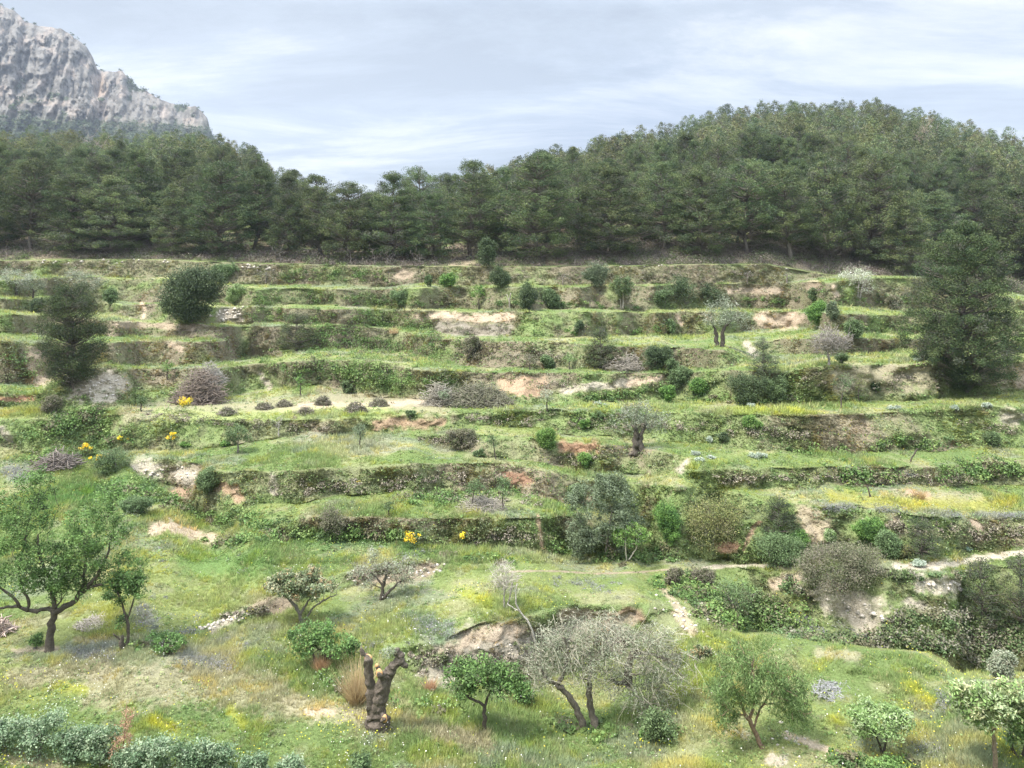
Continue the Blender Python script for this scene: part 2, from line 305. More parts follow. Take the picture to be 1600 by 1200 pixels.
for c, hw, pts in BARE:
    m = stroke(pts, hw, seed=int(pts[0][0]) % 97)
    if hw >= 30 and c[0] > .4: m = m * .45
    col = mixc(col, c * .86, m * (0.92 if c[2] > .26 or c[1] < .3 else 0.8)); G_bare = np.maximum(G_bare, m * (0.45 if abs(c[0]/c[1] - DRY[0]/DRY[1]) < .02 else 1.0))
TINT = [ # living ground cover with a colour of its own
 (HEATHER*1.0,12,[(290,1030),(360,1030)]), (HEATHER,12,[(110,1018),(170,1015)]), (HEATHER*1.1,14,[(15,738),(40,740)]), (HEATHER*.95,5,[(1290,792),(1400,796),(1480,803),(1600,806)]), (HEATHER,12,[(225,955),(232,968)]), (C(.14,.21,.12),16,[(640,965),(700,985)]),
 (C(.36,.36,.05),9,[(1420,1075),(1455,1100)]), (C(.34,.36,.06),8,[(1300,1125),(1310,1130)]), (C(.32,.36,.06),10,[(725,925),(760,940)]), (C(.32,.36,.09),5,[(1150,642),(1250,645)]), (C(.36,.35,.09),10,[(1300,775),(1400,790),(1580,788)]), (C(.34,.36,.06),9,[(240,1130),(270,1140)]), (C(.33,.35,.06),8,[(360,1110),(380,1130)]), (C(.33,.35,.06),8,[(90,1070),(130,1078)]),
 (C(.10,.21,.06),16,[(60,790),(150,770),(240,760)]), (C(.13,.22,.08),9,[(420,850),(560,846),(640,852)]),
 (YGREEN*1.15,9,[(250,648),(400,652),(600,640)]), (C(.15,.25,.08),22,[(300,880),(400,880)]),
]
for c, hw, pts in TINT: col = mixc(col, c, stroke(pts, hw, soft=.8, seed=int(pts[0][0]) % 89) * .75)
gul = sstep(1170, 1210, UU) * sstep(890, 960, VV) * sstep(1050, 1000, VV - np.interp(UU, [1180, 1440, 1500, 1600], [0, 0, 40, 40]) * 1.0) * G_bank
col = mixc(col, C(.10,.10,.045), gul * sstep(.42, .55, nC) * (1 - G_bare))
# relief
amp = 0.05 + 0.26 * G_bank + 0.10 * G_bare * G_bank
q = fbm(gx/1.1, gy/1.1, gz/0.8, s=51, o=5) - 0.5; q2 = fbm(gx/1.1+30, gy/1.1, gz/0.8, s=52, o=5) - 0.5; q3 = fbm(gx/3.0, gy/3.0, s=53, o=3) - 0.5
ny = gy + 2.2 * q2 * amp * (0.4 + G_bank); nz = gz + q * amp + 0.10 * q3 * (1 - G_bank); nx = gx + 1.0 * (fbm(gx/1.4, gy/1.4, gz, s=54, o=3) - 0.5) * amp
P0 = np.stack([nx, ny, nz], -1)

# ------------------------------------------------------------------ the wooded hill behind, in real distances
NF = 170
ridge = np.interp(us, *np.array(RIDGE).T); r0 = top
D0 = G_D[-1]; z0 = CZ - D0 * (top - V0) / F
Dr = 118 + 34 * sstep(700, 1150, us) + 30 * sstep(560, 250, us)
Zr = CZ - Dr * (ridge - V0) / F
tt = np.concatenate([np.linspace(0, 1, NF), 1 + np.linspace(0.02, 0.6, 24)])[:, None]
DF = D0 + tt * (Dr - D0)[None]
g = np.where(tt < 1, 1.12 * tt**1.22 - 0.12 * tt**3, 1 - 1.6 * (tt - 1)**1.2)
step = 0.35 * sstep(0.3, 3.5, (DF - D0))
ZF = z0[None] + step + (Zr - 1.5 - z0)[None] * g
XF = DF * ((us - U0) / F)[None]
YF = DF * np.ones_like(XF)
fn = fbm(XF/6, YF/6, s=61, o=4) - 0.5
ZF = ZF + fn * 1.2 * sstep(0, 8, DF - D0)
fA = fbm(XF/4, YF/4, s=62, o=4); fB = fbm(XF/1.5, YF/1.5, s=63, o=4)
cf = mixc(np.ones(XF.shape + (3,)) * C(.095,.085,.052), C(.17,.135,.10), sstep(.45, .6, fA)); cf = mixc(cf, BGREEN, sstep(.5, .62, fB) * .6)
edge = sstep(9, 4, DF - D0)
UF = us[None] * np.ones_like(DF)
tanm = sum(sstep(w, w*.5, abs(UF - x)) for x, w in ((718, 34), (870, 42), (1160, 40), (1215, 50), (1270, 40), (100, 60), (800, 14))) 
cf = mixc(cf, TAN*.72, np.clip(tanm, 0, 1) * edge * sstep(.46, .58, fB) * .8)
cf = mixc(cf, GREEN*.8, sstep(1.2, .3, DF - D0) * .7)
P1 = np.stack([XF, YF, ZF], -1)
# the slope the photographer stands on, towards and behind the eye
s0 = P0[0]; rows = []
for k in range(1, 16):
    y = 14.5 - k * 1.6; zz = np.interp(y, [-9.5, 0, 2, 14.5], [10.2, 9.3, 9.0, 0.0]); w = 1 + 0.12 * k
    rows.append(np.stack([s0[:, 0] * w, np.full(NU, y), np.maximum(zz + s0[:, 2] - s0[:, 2].mean(), s0[:, 2])], -1))
P2 = np.array(rows)[::-1]
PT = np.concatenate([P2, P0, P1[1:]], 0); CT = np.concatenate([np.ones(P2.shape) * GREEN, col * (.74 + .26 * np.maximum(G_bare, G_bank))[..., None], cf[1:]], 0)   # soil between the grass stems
NR = len(PT); idx = np.arange(NR * NU).reshape(NR, NU)
fq = np.stack([idx[:-1, :-1], idx[:-1, 1:], idx[1:, 1:], idx[1:, :-1]], -1).reshape(-1, 4)
me = mesh_np('terraced_ground', PT.reshape(-1, 3), fq, M_ground, CT.reshape(-1, 3), smooth=True)
link('terraced_ground', me, kind='structure')
# land running on to the horizon
a = np.linspace(0, 2*np.pi, 65)[:-1]; pv = [(0, 0, -9.0)] + [(1150*math.cos(x), 1150*math.sin(x), -9.0) for x in a]
link('ground', mesh_np('ground', pv, np.array([(0, 1+i, 1+(i+1) % 64) for i in range(64)]), M_ground, np.ones((65, 3)) * BGREEN), kind='structure')

def sample_ground(u, v):
    """vectorised point, colour, bank and bare masks of the terraces at survey coordinates"""
    cu = np.clip((u - us[0]) / 2.5, 0, NU - 1.01); cv = np.clip(np.interp(-v, -vs, np.arange(NVV)), 0, NVV - 1.01)
    i, j = cv.astype(int), cu.astype(int); fi, fj = (cv - i)[:, None], (cu - j)[:, None]
    def g4(A):
        A = A if A.ndim == 3 else A[..., None]
        return (A[i, j]*(1-fi)*(1-fj) + A[i+1, j]*fi*(1-fj) + A[i, j+1]*(1-fi)*fj + A[i+1, j+1]*fi*fj)
    return g4(P0), g4(col), g4(G_bank)[:, 0], g4(G_bare)[:, 0]
def wood_pt(u, D):
    """a point on the wooded hill by bearing and distance"""
    c = np.clip((u - us[0]) / 2.5, 0, NU - 1.01); j = int(round(c)); return np.array([D * (us[j]-U0) / F, D, np.interp(D, DF[:, j], ZF[:, j])])

# ------------------------------------------------------------------ the limestone mountain on the left, about half a kilometre off
mu = np.arange(-420, 400, 2.2); MS = 150
MR = [(-420,-95),(-150,-55),(-60,-25),(0,8),(22,16),(40,34),(70,42),(95,46),(118,60),(135,72),(145,90),(152,108),(160,110),(175,112),(192,112),(205,126),(213,138),(228,140),(245,152),(262,160),(285,166),(305,166),(318,178),(325,186),(327,200),(336,222),(350,240),(380,268),(400,280)]
mr = np.interp(mu, *np.array(MR).T) + 5*(fbm(mu/9, mu*0, s=71, o=4)-.5)
mt = np.linspace(0, 1, MS)[:, None]; MB = 290.0
mv = MB + (mr[None] - MB) * mt; MU = mu[None] * np.ones_like(mv)
MD = 470 + 210 * mt**1.25 + 0.12 * (MU - 0)
def ridged(x, y, s): return 1 - abs(2 * fbm(x, y, s=s, o=5) - 1) * 2
mx_, my_ = MU, mv
wx = MU + 10*(fbm(MU/30, mv/22, s=78, o=3) - .5)
crag = 24 * (ridged(wx/34 + .35*mv/34, mv/130, 72) - .4) + 12 * (ridged(wx/12 + .2*mv/12, mv/46, 73) - .4) + 7 * (ridged(MU/5, mv/12, 74) - .4) + 9 * (fbm(MU/26, mv/9, s=79, o=3) - .5)
spur = sstep(75, 0, abs(MU - 120 - .25*(mv-100))) * 0
MD = MD - crag * sstep(0, .12, 1.0 - mt*.96)
MX = MD * (MU - U0) / F; MZ = CZ - MD * (mv - V0) / F
back = []
for k in range(1, 7):
    back.append(np.stack([MX[-1] * (1 + .03*k), MD[-1] + 30*k, MZ[-1] - 14*k**1.4], -1))
PM = np.concatenate([np.stack([MX, MD, MZ], -1), np.array(back)], 0)
rk = fbm(MU/16, mv/16, s=75, o=5); rk2 = fbm(MU/5, mv/8, s=76, o=4)
low = sstep(95, 190, mv - .12*(MU - 60)) 
cm = mixc(np.ones(MU.shape + (3,)) * C(.20,.187,.170), C(.12,.112,.10), sstep(.45, .62, rk2)); cm = mixc(cm, C(.34,.28,.24), sstep(.54, .66, rk) * .6)
cm = mixc(cm, C(.38,.27,.19), sstep(16, 5, np.hypot(MU-158, (mv-140)*.5)) * .5 * sstep(.4, .6, rk2+.1))
scr = sstep(.50, .56, fbm(MU/20, mv/14, s=77, o=5) * .62 + .17*low + .16 * sstep(2, -10, crag))
scr = np.maximum(scr, sstep(165, 200, mv - .05*MU)); G_scr = scr
cm = mixc(cm, C(.065,.082,.05), scr * .9)
cm = np.concatenate([cm, np.ones((6, len(mu), 3)) * C(.3,.28,.27)], 0)
ix = np.arange(PM.shape[0] * PM.shape[1]).reshape(PM.shape[:2])
link('rocky_mountain', mesh_np('rocky_mountain', PM.reshape(-1, 3), np.stack([ix[:-1, :-1], ix[:-1, 1:], ix[1:, 1:], ix[1:, :-1]], -1).reshape(-1, 4), M_rock, cm.reshape(-1, 3)), kind='structure')

# ------------------------------------------------------------------ leaves, blades, limbs
def frames(n, r, up=0.0):
    """n random unit pairs (a, b) at right angles; up > 0 turns the leaf faces to the sky"""
    nrm = r.normal(size=(n, 3)); nrm[:, 2] = np.abs(nrm[:, 2]) + up; nrm /= np.linalg.norm(nrm, axis=1)[:, None]
    t = r.normal(size=(n, 3)); a = np.cross(nrm, t); a /= np.linalg.norm(a, axis=1)[:, None] + 1e-9
    return a, np.cross(nrm, a)
def leaf_quads(c, size, aspect, r, up=0.3, droop=0.0):
    """pointed leaves (diamonds) about the centres c"""
    n = len(c); a, b = frames(n, r, up)
    if droop: a = a * (1 - droop) + np.array([0, 0, -1.0]) * droop; a /= np.linalg.norm(a, axis=1)[:, None]; b = np.cross(a, b); b /= np.linalg.norm(b, axis=1)[:, None] + 1e-9
    s = (np.ones(n) * size * r.uniform(.65, 1.35, n))[:, None]
    v = np.stack([c - a*s*.5, c + b*s*.5*aspect - a*s*.05, c + a*s*.5, c - b*s*.5*aspect + a*s*.05], 1).reshape(-1, 3)
    return v, np.arange(4*n).reshape(-1, 4)
def tubes(paths, nseg=6):
    """one mesh of tapered limbs; paths = [(points (n,3), radii (n))]"""
    V, Q, o = [], [], 0; ang = np.linspace(0, 2*np.pi, nseg, endpoint=False)
    for pts, rad in paths:
        pts = np.asarray(pts, float); rad = np.asarray(rad, float); n = len(pts)
        d = np.gradient(pts, axis=0); d /= np.linalg.norm(d, axis=1)[:, None] + 1e-9
        ref = np.array([0.31, 0.95, 0.05]) if abs(d[0][2]) > .8 else np.array([0, 0, 1.0])
        a = np.cross(d, ref); a /= np.linalg.norm(a, axis=1)[:, None] + 1e-9; b = np.cross(d, a)
        ring = pts[:, None] + (a[:, None]*np.cos(ang)[None, :, None] + b[:, None]*np.sin(ang)[None, :, None]) * rad[:, None, None]
        V.append(ring.reshape(-1, 3)); V.append(pts[-1:] + d[-1:] * rad[-1]); V.append(pts[:1] - d[:1] * rad[0] * .3)
        for i in range(n-1):
            k = o + i*nseg + np.arange(nseg); k2 = o + i*nseg + (np.arange(nseg)+1) % nseg
            Q.append(np.stack([k, k2, k2+nseg, k+nseg], -1))
        k = o + (n-1)*nseg + np.arange(nseg); k2 = o + (n-1)*nseg + (np.arange(nseg)+1) % nseg; c = np.full(nseg, o + n*nseg)
        Q.append(np.stack([k, k2, c, c], -1)); k = o + np.arange(nseg); k2 = o + (np.arange(nseg)+1) % nseg; c = np.full(nseg, o + n*nseg + 1); Q.append(np.stack([k2, k, c, c], -1)); o += n*nseg + 2
    if not V: return np.zeros((0, 3)), np.zeros((0, 4), int)
    return np.concatenate(V), np.concatenate(Q)
def fixq(q):
    tri = q[:, 2] == q[:, 3]; return [q[~tri], q[tri][:, :3]]
def curve(p, n, r, wob):
    """resample a polyline to n points and bend it a little"""
    p = np.asarray(p, float); d = np.r_[0, np.cumsum(np.linalg.norm(np.diff(p, axis=0), axis=1))]; t = np.linspace(0, d[-1], n)
    q = np.stack([np.interp(t, d, p[:, k]) for k in range(3)], -1)
    q[1:-1] = (q[:-2] + 2*q[1:-1] + q[2:]) / 4
    j = r.normal(size=(n, 3)) * wob; j[0] = 0; return q + j
def limbs(trunk_paths, targets, r, tip=0.006, wob=0.02, pull=0.35):
    """grow boughs from the given trunk polylines to every target; returns tube paths"""
    nodes = []; paths = []
    for pts, rad in trunk_paths:
        paths.append((pts, rad))
        m = len(pts); nodes += [(pts[i], rad[i] * .7, i / m) for i in range(m // 3, m)]
    P = np.array([n[0] for n in nodes]); R = [n[1] for n in nodes]; base = np.array(trunk_paths[0][0][0])
    cost = np.linalg.norm(P - base, axis=1) * pull
    order = np.argsort(np.linalg.norm(targets - P[-1], axis=1))
    for k in order:
        t = targets[k]; d = np.linalg.norm(P - t, axis=1); up = np.maximum(0, P[:, 2] - t[2]) * .6
        i = int(np.argmin(d + cost + up)); L_ = d[i]
        if L_ < 1e-3: continue
        mid = P[i] * .5 + t * .5 + np.array([0, 0, -.10*L_]) + r.normal(size=3) * .07 * L_
        q = curve([P[i], mid, t], 5, r, wob * L_); ra = max(tip, min(R[i] * .62, tip + .016 * L_ + R[i]*.3)); rad = np.linspace(ra, tip, 5)
        paths.append((q, rad)); P = np.concatenate([P, q[1:]]); R += list(rad[1:]); cost = np.r_[cost, cost[i] + pull * np.linalg.norm(q[1:] - P[i], axis=1)]
    return paths
def crown_pts(n, c, rx, ry, rz, r, hollow=.45, lump=.35, flat_bottom=-1.0, seed=0):
    """cluster centres in a lumpy ellipsoid, thinner inside"""
    o = []
    while len(o) < n:
        d = r.normal(size=3); d /= np.linalg.norm(d)
        if d[2] < flat_bottom: continue
        k = 1 - lump + lump * 2 * float(fbm(d[0]*1.7+5, d[1]*1.7+5, d[2]*1.7+5, s=seed, o=2)); q = k * (hollow + (1-hollow) * r.random()**.6)
        o.append((c[0] + d[0]*rx*q, c[1] + d[1]*ry*q, c[2] + d[2]*rz*q))
    return np.array(o)
def foliage(cl, per, rad, size, aspect, r, colours, up=.3, droop=0., flat=.8, weights=None, fill=.5):
    """leaves round each cluster centre; every leaf takes one of the plant's leaf colours"""
    n = len(cl) * per; c = np.repeat(cl, per, 0); off = r.normal(size=(n, 3)); off /= np.linalg.norm(off, axis=1)[:, None]
    off *= (r.random(n)**fill)[:, None] * rad * np.repeat(r.uniform(.6, 1.3, len(cl)), per)[:, None]; off[:, 2] *= flat
    if droop: off[:, 2] -= np.abs(r.normal(size=n)) * rad * droop
    v, f = leaf_quads(c + off, size, aspect, r, up, droop * .5)
    cs = np.array(colours, float); k = r.choice(len(cs), len(cl), p=weights); k = np.repeat(k, per); sw = r.random(n) < .25; k[sw] = r.choice(len(cs), sw.sum(), p=weights)
    cc = cs[k] * r.uniform(.75, 1.3, n)[:, None]
    return v, f, np.repeat(cc, 4, 0)
# ------------------------------------------------------------------ pines
PN = [C(.073,.102,.050), C(.090,.122,.054), C(.115,.146,.062), C(.057,.084,.045), C(.135,.160,.070), C(.10,.102,.08)]
def pine_proto(seed, H=8.5, W_=4.6, bare=.18, ncl=150, per=26, size=.34, lean=0., dead=.35, cone=.5, fine=False, pw=.70, tint=1.):
    r = np.random.default_rng(seed); tp = curve([(0,0,-.4),(lean*.3*H,0,H*.5),(lean*H,0,H*.97)], 12, r, .012*H)
    tr = np.linspace(.022*H, .004*H, 12); cl = []
    nl = int(H / .55)
    for i in range(nl):
        h = bare + (1 - bare) * (i + r.random()) / nl
        prof = np.sin(min(1, (1 - h) / (1 - bare) * 1.02 / (.55 + .45*cone)) ** pw * np.pi / 2) * (.55 + .45 * min(1, (h - bare) * 5 + .35))
        k = max(3, int(ncl / nl * (.35 + 1.1 * prof)))
        a0 = r.random() * 6.28
        for j in range(k):
            a = a0 + j * 6.283 / k + r.normal() * .35; q = (W_/2) * prof * r.uniform(.45, 1.12) * (1 + .25*(float(vnoise(np.cos(a)*2+seed, np.sin(a)*2, h*5, 9)) - .5)*2)
            x = np.interp(h*H, tp[:, 2], tp[:, 0]); y = np.interp(h*H, tp[:, 2], tp[:, 1])
            cl.append((x + q*np.cos(a), y + q*np.sin(a), h*H + q*.22 + r.normal()*.12))
    cl.append((tp[-1][0], tp[-1][1], H*.98)); cl = np.array(cl)
    paths = [(tp, tr)]
    for c in cl[r.random(len(cl)) < .6]:
        zb = max(bare*H*.7, c[2] - .30*np.hypot(c[0]-tp[6][0], c[1]) - .25); b = np.array([np.interp(zb, tp[:, 2], tp[:, 0]), np.interp(zb, tp[:, 2], tp[:, 1]), zb])
        paths.append((curve([b, (b+c)/2 - [0,0,.08], c], 4, r, .04), np.linspace(.045, .010, 4)))
    nd = int(26*dead)
    for i in range(nd):                                   # bare grey snags below the crown
        h = r.uniform(.06, bare + .28); a = r.random()*6.28; q = W_*.5*r.uniform(.4, .9); b = np.array([np.interp(h*H, tp[:, 2], tp[:, 0]), np.interp(h*H, tp[:, 2], tp[:, 1]), h*H])
        e = b + [q*np.cos(a), q*np.sin(a), q*r.uniform(-.1, .35)]; paths.append((curve([b, (b+e)/2, e], 4, r, .06), np.linspace(.035, .008, 4)))
        for _ in range(3):
            m = b + (e-b)*r.uniform(.35, .9); e2 = m + r.normal(size=3)*[.45, .45, .25]; paths.append((np.array([m, e2]), np.array([.016, .006])))
    v, q = tubes(paths, 5); me_t = mesh_np('trunk', v, fixq(q), M_bark, np.ones((len(v), 3)) * C(.17,.145,.125))
    v, f, c = foliage(cl, per, .46 if not fine else .46, size, .24, r, PN, up=.1, flat=.75 if not fine else .72, fill=.4)
    tips = np.repeat(cl, per, 0); hl = (v.reshape(-1, 4, 3)[:, 0, 2] - tips[:, 2]) > .1
    return me_t, mesh_np('crown', v, f, M_pine, c * tint)
PINES = [pine_proto(100, 8.5, 5.0, .04, 260, 135, size=.145), pine_proto(101, 8.8, 4.2, .08, 210, 135, size=.145, dead=.8, cone=.7), pine_proto(102, 8.2, 4.8, .03, 270, 135, size=.145, cone=.9), pine_proto(103, 9.0, 4.4, .18, 190, 135, size=.145, dead=1.4, lean=.04),
         pine_proto(104, 7.6, 4.6, .10, 200, 135, size=.145, cone=.4, dead=1.), pine_proto(105, 8.6, 3.8, .05, 210, 135, size=.145, cone=1.1), pine_proto(106, 8.0, 5.2, .18, 200, 135, size=.145, cone=.2, dead=1.3, lean=-.05)]
FAR = [pine_proto(110+i, 7.0, 3.6, .12+.03*i, 120, 22, size=.27, dead=.3, cone=(.3, .7, 1)[i % 3]) for i in range(4)]
used = set()
def place_tree(proto, name, loc, h_scale, w_scale, rz, label, cat, group=None):
    t = thing(name, loc, label, cat, group); t.rotation_euler = (0, 0, rz); t.scale = (w_scale, w_scale, h_scale)
    link('trunk', proto[0], t); link('crown', proto[1], t); return t
wr = np.random.default_rng(21)
def pine_at(u, vtop, vbase, wpx, k, label, D=None, group=None, rz=None):
    """pine with its top at vtop and foot near vbase; feet inside the wood are set back to the given distance"""
    if D is None: p = ground_pt(u, vbase)
    else: p = wood_pt(u, D)
    Dp = p[1]; ztop = CZ - Dp * (vtop - V0) / F; H = ztop - p[2]; pr = PINES[k]; hb, wb = (8.5, 8.8, 8.2, 9.0, 7.6, 8.6, 8.0)[k], (5.0, 4.2, 4.8, 4.4, 4.6, 3.8, 5.2)[k]
    return place_tree(pr, 'pine_tree', (p[0], p[1], p[2]-.1), H/hb, (wpx*Dp/F)/wb*1.08, wr.random()*6.28 if rz is None else rz, label, 'pine tree', group)
GF = 'pines along the front edge of the wood'
FRONT = [ # x, top, distance behind the top terrace edge, width px, kind, label
 (-30,236,7,100,2,'pine rising behind the olive trees at the left end of the wood'), (48,246,6,90,6,'pale loose pine at the far left of the wood above the grey olives'), (118,268,4,95,0,'broad pine left half of the pair with joined crowns left of the dark round tree'), (176,275,3.5,95,2,'broad pine right half of the pair with joined crowns left of the dark round tree'),
 (222,262,10,70,1,'thin pine set back behind the gap left of the short young pine'), (270,288,3.5,58,5,'short slender pale green young pine above the dark round tree'), (345,250,4.5,100,0,'tall dense pine above and right of the dark round tree'),
 (400,262,9,70,3,'dark narrow pine set back between two dense edge pines'), (447,296,4,62,4,'small open pale pine standing before darker ones left of the dip'), (500,272,6,72,3,'tall pine with two dark bare stems left of the dip in the wood'), (545,282,4,80,0,'dark dense pine just left of the dip in the skyline'),
 (612,268,5,88,2,'rounded pine standing in the dip of the skyline'), (660,262,10,70,6,'flat topped open pine on the skyline right of the dip'), (675,300,4,66,1,'pine with greyish open lower boughs over the bare thicket'), (735,250,6,82,3,'tall open pine with pale see through crown over the tan earth bank'),
 (790,258,10,66,1,'narrow pine set back just left of the largest edge pine'), (840,238,4,118,0,'largest pine of the wood edge with dead grey skirts of boughs'), (905,262,11,72,6,'pine set back in shade between two great edge pines'), (952,260,4.5,104,2,'bright green pine with a tiered pointed crown at mid wood edge'),
 (1038,250,7,72,3,'thin pine with a bare pale straight stem at the wood edge'), (1095,256,4,96,0,'dark broad pine over the brown bank right of centre'), (1165,246,5.5,100,6,'grey green pine with bare lower boughs above the gnarled olive'), (1232,262,4,88,3,'pine with pale dead snags above the tan earth patches'),
 (1290,250,6,90,4,'open spreading pine above the small white blossoming tree'), (1368,238,5,100,0,'tall dark pine just left of the pine with the pointed top'), (1412,300,2,70,5,'low young pine close beside the great dark pine'), (1462,300,9,84,5,'green pointed pine rising behind the great dark pine'),
 (1520,335,14,56,5,'small pointed pine peeping over the right shoulder of the great dark pine'), (1588,290,7,90,1,'pale pine at the right end of the wood edge'), (1650,300,5,90,0,'pine just past the right end of the wood edge')]
taken = []
for u, vt, dd, w, k, lb in FRONT:
    dd = dd * .8 - .5; D = float(np.interp(u, us, D0)) + dd; pine_at(u, vt, 0, w, k, lb, D=D, group=GF); taken.append((D*(u-U0)/F, D))
# the rest of the wood, dart-thrown with natural spacing
cand = []
for _ in range(34000):
    u = wr.uniform(-200, 1800); a = np.interp(u, us, D0); b = np.interp(u, us, Dr); t = wr.random()**.8; D = a + 7 + t * (b + 3 - a - 7); x = D*(u-U0)/F
    sp = 4.1 if D < 85 else (3.2 if D < 105 else 2.7)
    if all((x-q[0])**2 + (D-q[1])**2 > sp*sp for q in taken[-900:]): taken.append((x, D)); cand.append((u, D))
    if len(cand) >= 1400: break
cand.sort(key=lambda q: q[1])
nin = 0; far_list = []
ZONES = [(-999, 430, 'left'), (430, 760, 'mid'), (760, 2999, 'right')]
for u, D in cand:
    p = wood_pt(u, D); inview = -60 < u < 1660
    vground = V0 + (CZ - p[2]) / D * F
    k = int(wr.integers(0, 7)); hk = (8.5, 8.8, 8.2, 9.0, 7.6, 8.6, 8.0)[k]
    lift = float(np.interp(u, [-200, 300, 480, 560, 640, 760, 900], [8.4, 8.2, 6.8, 5.4, 7.0, 8.2, 8.2])); H = lift * wr.uniform(.58, 1.2) * (1 - .26 * min(1, max(0, (D - 85) / 50)))
    if nin < 245 and inview:
        z = 'left' if u < 430 else ('mid' if u < 760 else 'right')
        lb = {'left': 'one of the many dark pines covering the lower left hill beneath the rocky mountain', 'mid': 'one of the pines massed behind the front row at the low dip of the skyline',
              'right': 'one of the many alike grey green pines covering the large right hill'}[z]
        gr = {'left': 'pines of the left hill', 'mid': 'pines behind the dip', 'right': 'pines of the right hill'}[z]
        place_tree(PINES[k], 'pine_tree', (p[0], p[1], p[2]-.15), H/hk, H/hk*wr.uniform(.72, 1.05), wr.random()*6.28, lb, 'pine tree', gr); nin += 1
    else: far_list.append((p, H, int(wr.integers(0, 4)), wr.random()*6.28))
def arrays(me):
    v = np.empty(len(me.vertices)*3, np.float32); me.vertices.foreach_get('co', v); c = np.empty(len(me.vertices)*4, np.float32); me.color_attributes['Col'].data.foreach_get('color', c)
    li = np.empty(len(me.loops), np.int32); me.loops.foreach_get('vertex_index', li); lt = np.empty(len(me.polygons), np.int32); me.polygons.foreach_get('loop_total', lt)
    return v.reshape(-1, 3), c.reshape(-1, 4)[:, :3], li, lt
fa = [arrays(q[1]) for q in FAR]; ft = [arrays(q[0]) for q in FAR]
VV_, FF_, CC_, o = [], [], [], 0; TV, TQ, TC, to = [], [[], []], [], 0
for p, H, k, a in far_list:
    v, c, li, lt = fa[k]; s = H/7.0; R_ = np.array([[math.cos(a), -math.sin(a), 0], [math.sin(a), math.cos(a), 0], [0, 0, 1]]); hv = 1 + .0*s
    VV_.append((v*s) @ R_.T + p - [0,0,.15]); CC_.append(c * wr.uniform(.72, 1.35) * [wr.uniform(.9, 1.2), 1, wr.uniform(.9, 1.2)]); FF_.append(li.reshape(-1, 4) + o); o += len(v)
me = mesh_np('distant_pine_wood', np.concatenate(VV_), np.concatenate(FF_), M_pine, np.concatenate(CC_)); link('distant_pine_wood', me, kind='stuff', label='pine wood closing the upper slopes of the hill', category='wood')
print('pines', nin, 'far', len(far_list))
# the separate great pines on the terraces
pr_big = pine_proto(140, 9.0, 5.4, .03, 640, 150, size=.12, dead=.5, cone=.55, fine=True, pw=.72, tint=.72)
def solo_pine(proto, hb, wb, u, vb, vt, w, label, rz=0., name='pine_tree'):
    p = ground_pt(u, vb); H = (vb - vt) * p[1] / F; t = place_tree(proto, name, (p[0], p[1], p[2]-.1), H/hb, w*p[1]/F/wb, rz, label, 'pine tree'); return t
solo_pine(pr_big, 9.0, 5.4, 1508, 604, 346, 150, 'great dark broad pine standing alone on the terraces at the right')
pr_l = pine_proto(141, 6.0, 3.4, .05, 330, 120, size=.11, lean=-.03, dead=.8, cone=.1, fine=True, pw=.5, tint=.78)
solo_pine(pr_l, 6.0, 3.4, 114, 604, 442, 80, 'dark leaning pine rooted in the eroded pale bank at left', 1.0)
pr_s = pine_proto(142, 5.2, 3.0, .04, 130, 60, size=.15, dead=0, cone=.9, fine=True)
for a in ((463,548,484,56,'small young pine alone in the green scrub left of centre'), (938,575,508,48,'slim young pine sapling on the terrace left of the dark green bush'), (1193,585,526,44,'young pine rising from the green bushes right of centre'),
          (1216,842,770,52,'thin see through young pine behind the green bush by the red earth slit'), (1440,872,803,50,'cone shaped young pine against the bank above the pale track'), (1534,975,868,62,'young pine growing below the pale track at right'), (1596,975,862,64,'young pine at the right edge below the pale track')):
    solo_pine(pr_s, 5.2, 3.0, *a, rz=wr.random()*6.28, name='young_pine')
# ------------------------------------------------------------------ ground cover nobody could count
gr_ = np.random.default_rng(99)
TOPU = lambda u: np.interp(u, *np.array(TOP).T)
def scatter_uv(n, v0, v1, u0=-150, u1=1750):
    u = gr_.uniform(u0, u1, n); v = gr_.uniform(v0, v1, n); k = v > TOPU(u) + 1; return u[k], v[k]
def blades(P, hgt, nb, wid, colr, spread=.5, lean=None, r=gr_):
    """tufts of nb single-triangle blades at the points P"""
    n = len(P); tot = n*nb; c = np.repeat(P, nb, 0); h = np.repeat(hgt, nb) * r.uniform(.5, 1.25, tot); a = r.uniform(0, 6.283, tot); q = r.uniform(0, 1, tot)**.7
    root = c + np.stack([np.cos(a)*q, np.sin(a)*q, np.zeros(tot)], 1) * (h*spread)[:, None]; root[:, 2] -= .02
    a2 = a + r.normal(size=tot)*.6; bend = r.uniform(.15, .8, tot)
    tip = root + np.stack([np.cos(a2)*bend, np.sin(a2)*bend, np.ones(tot)], 1) * h[:, None]
    if lean is not None: tip += np.repeat(lean, nb, 0) * h[:, None]
    w = (np.repeat(wid, nb) * r.uniform(.6, 1.4, tot))[:, None]; s = a + 1.57 + r.normal(size=tot)*.5; sd = np.stack([np.cos(s), np.sin(s), np.zeros(tot)], 1) * w
    v = np.stack([root - sd, root + sd, tip], 1).reshape(-1, 3); cc = np.repeat(colr, nb, 0) * r.uniform(.75, 1.3, tot)[:, None]
    return v, np.arange(3*tot).reshape(-1, 3), np.repeat(cc, 3, 0)
sets = []
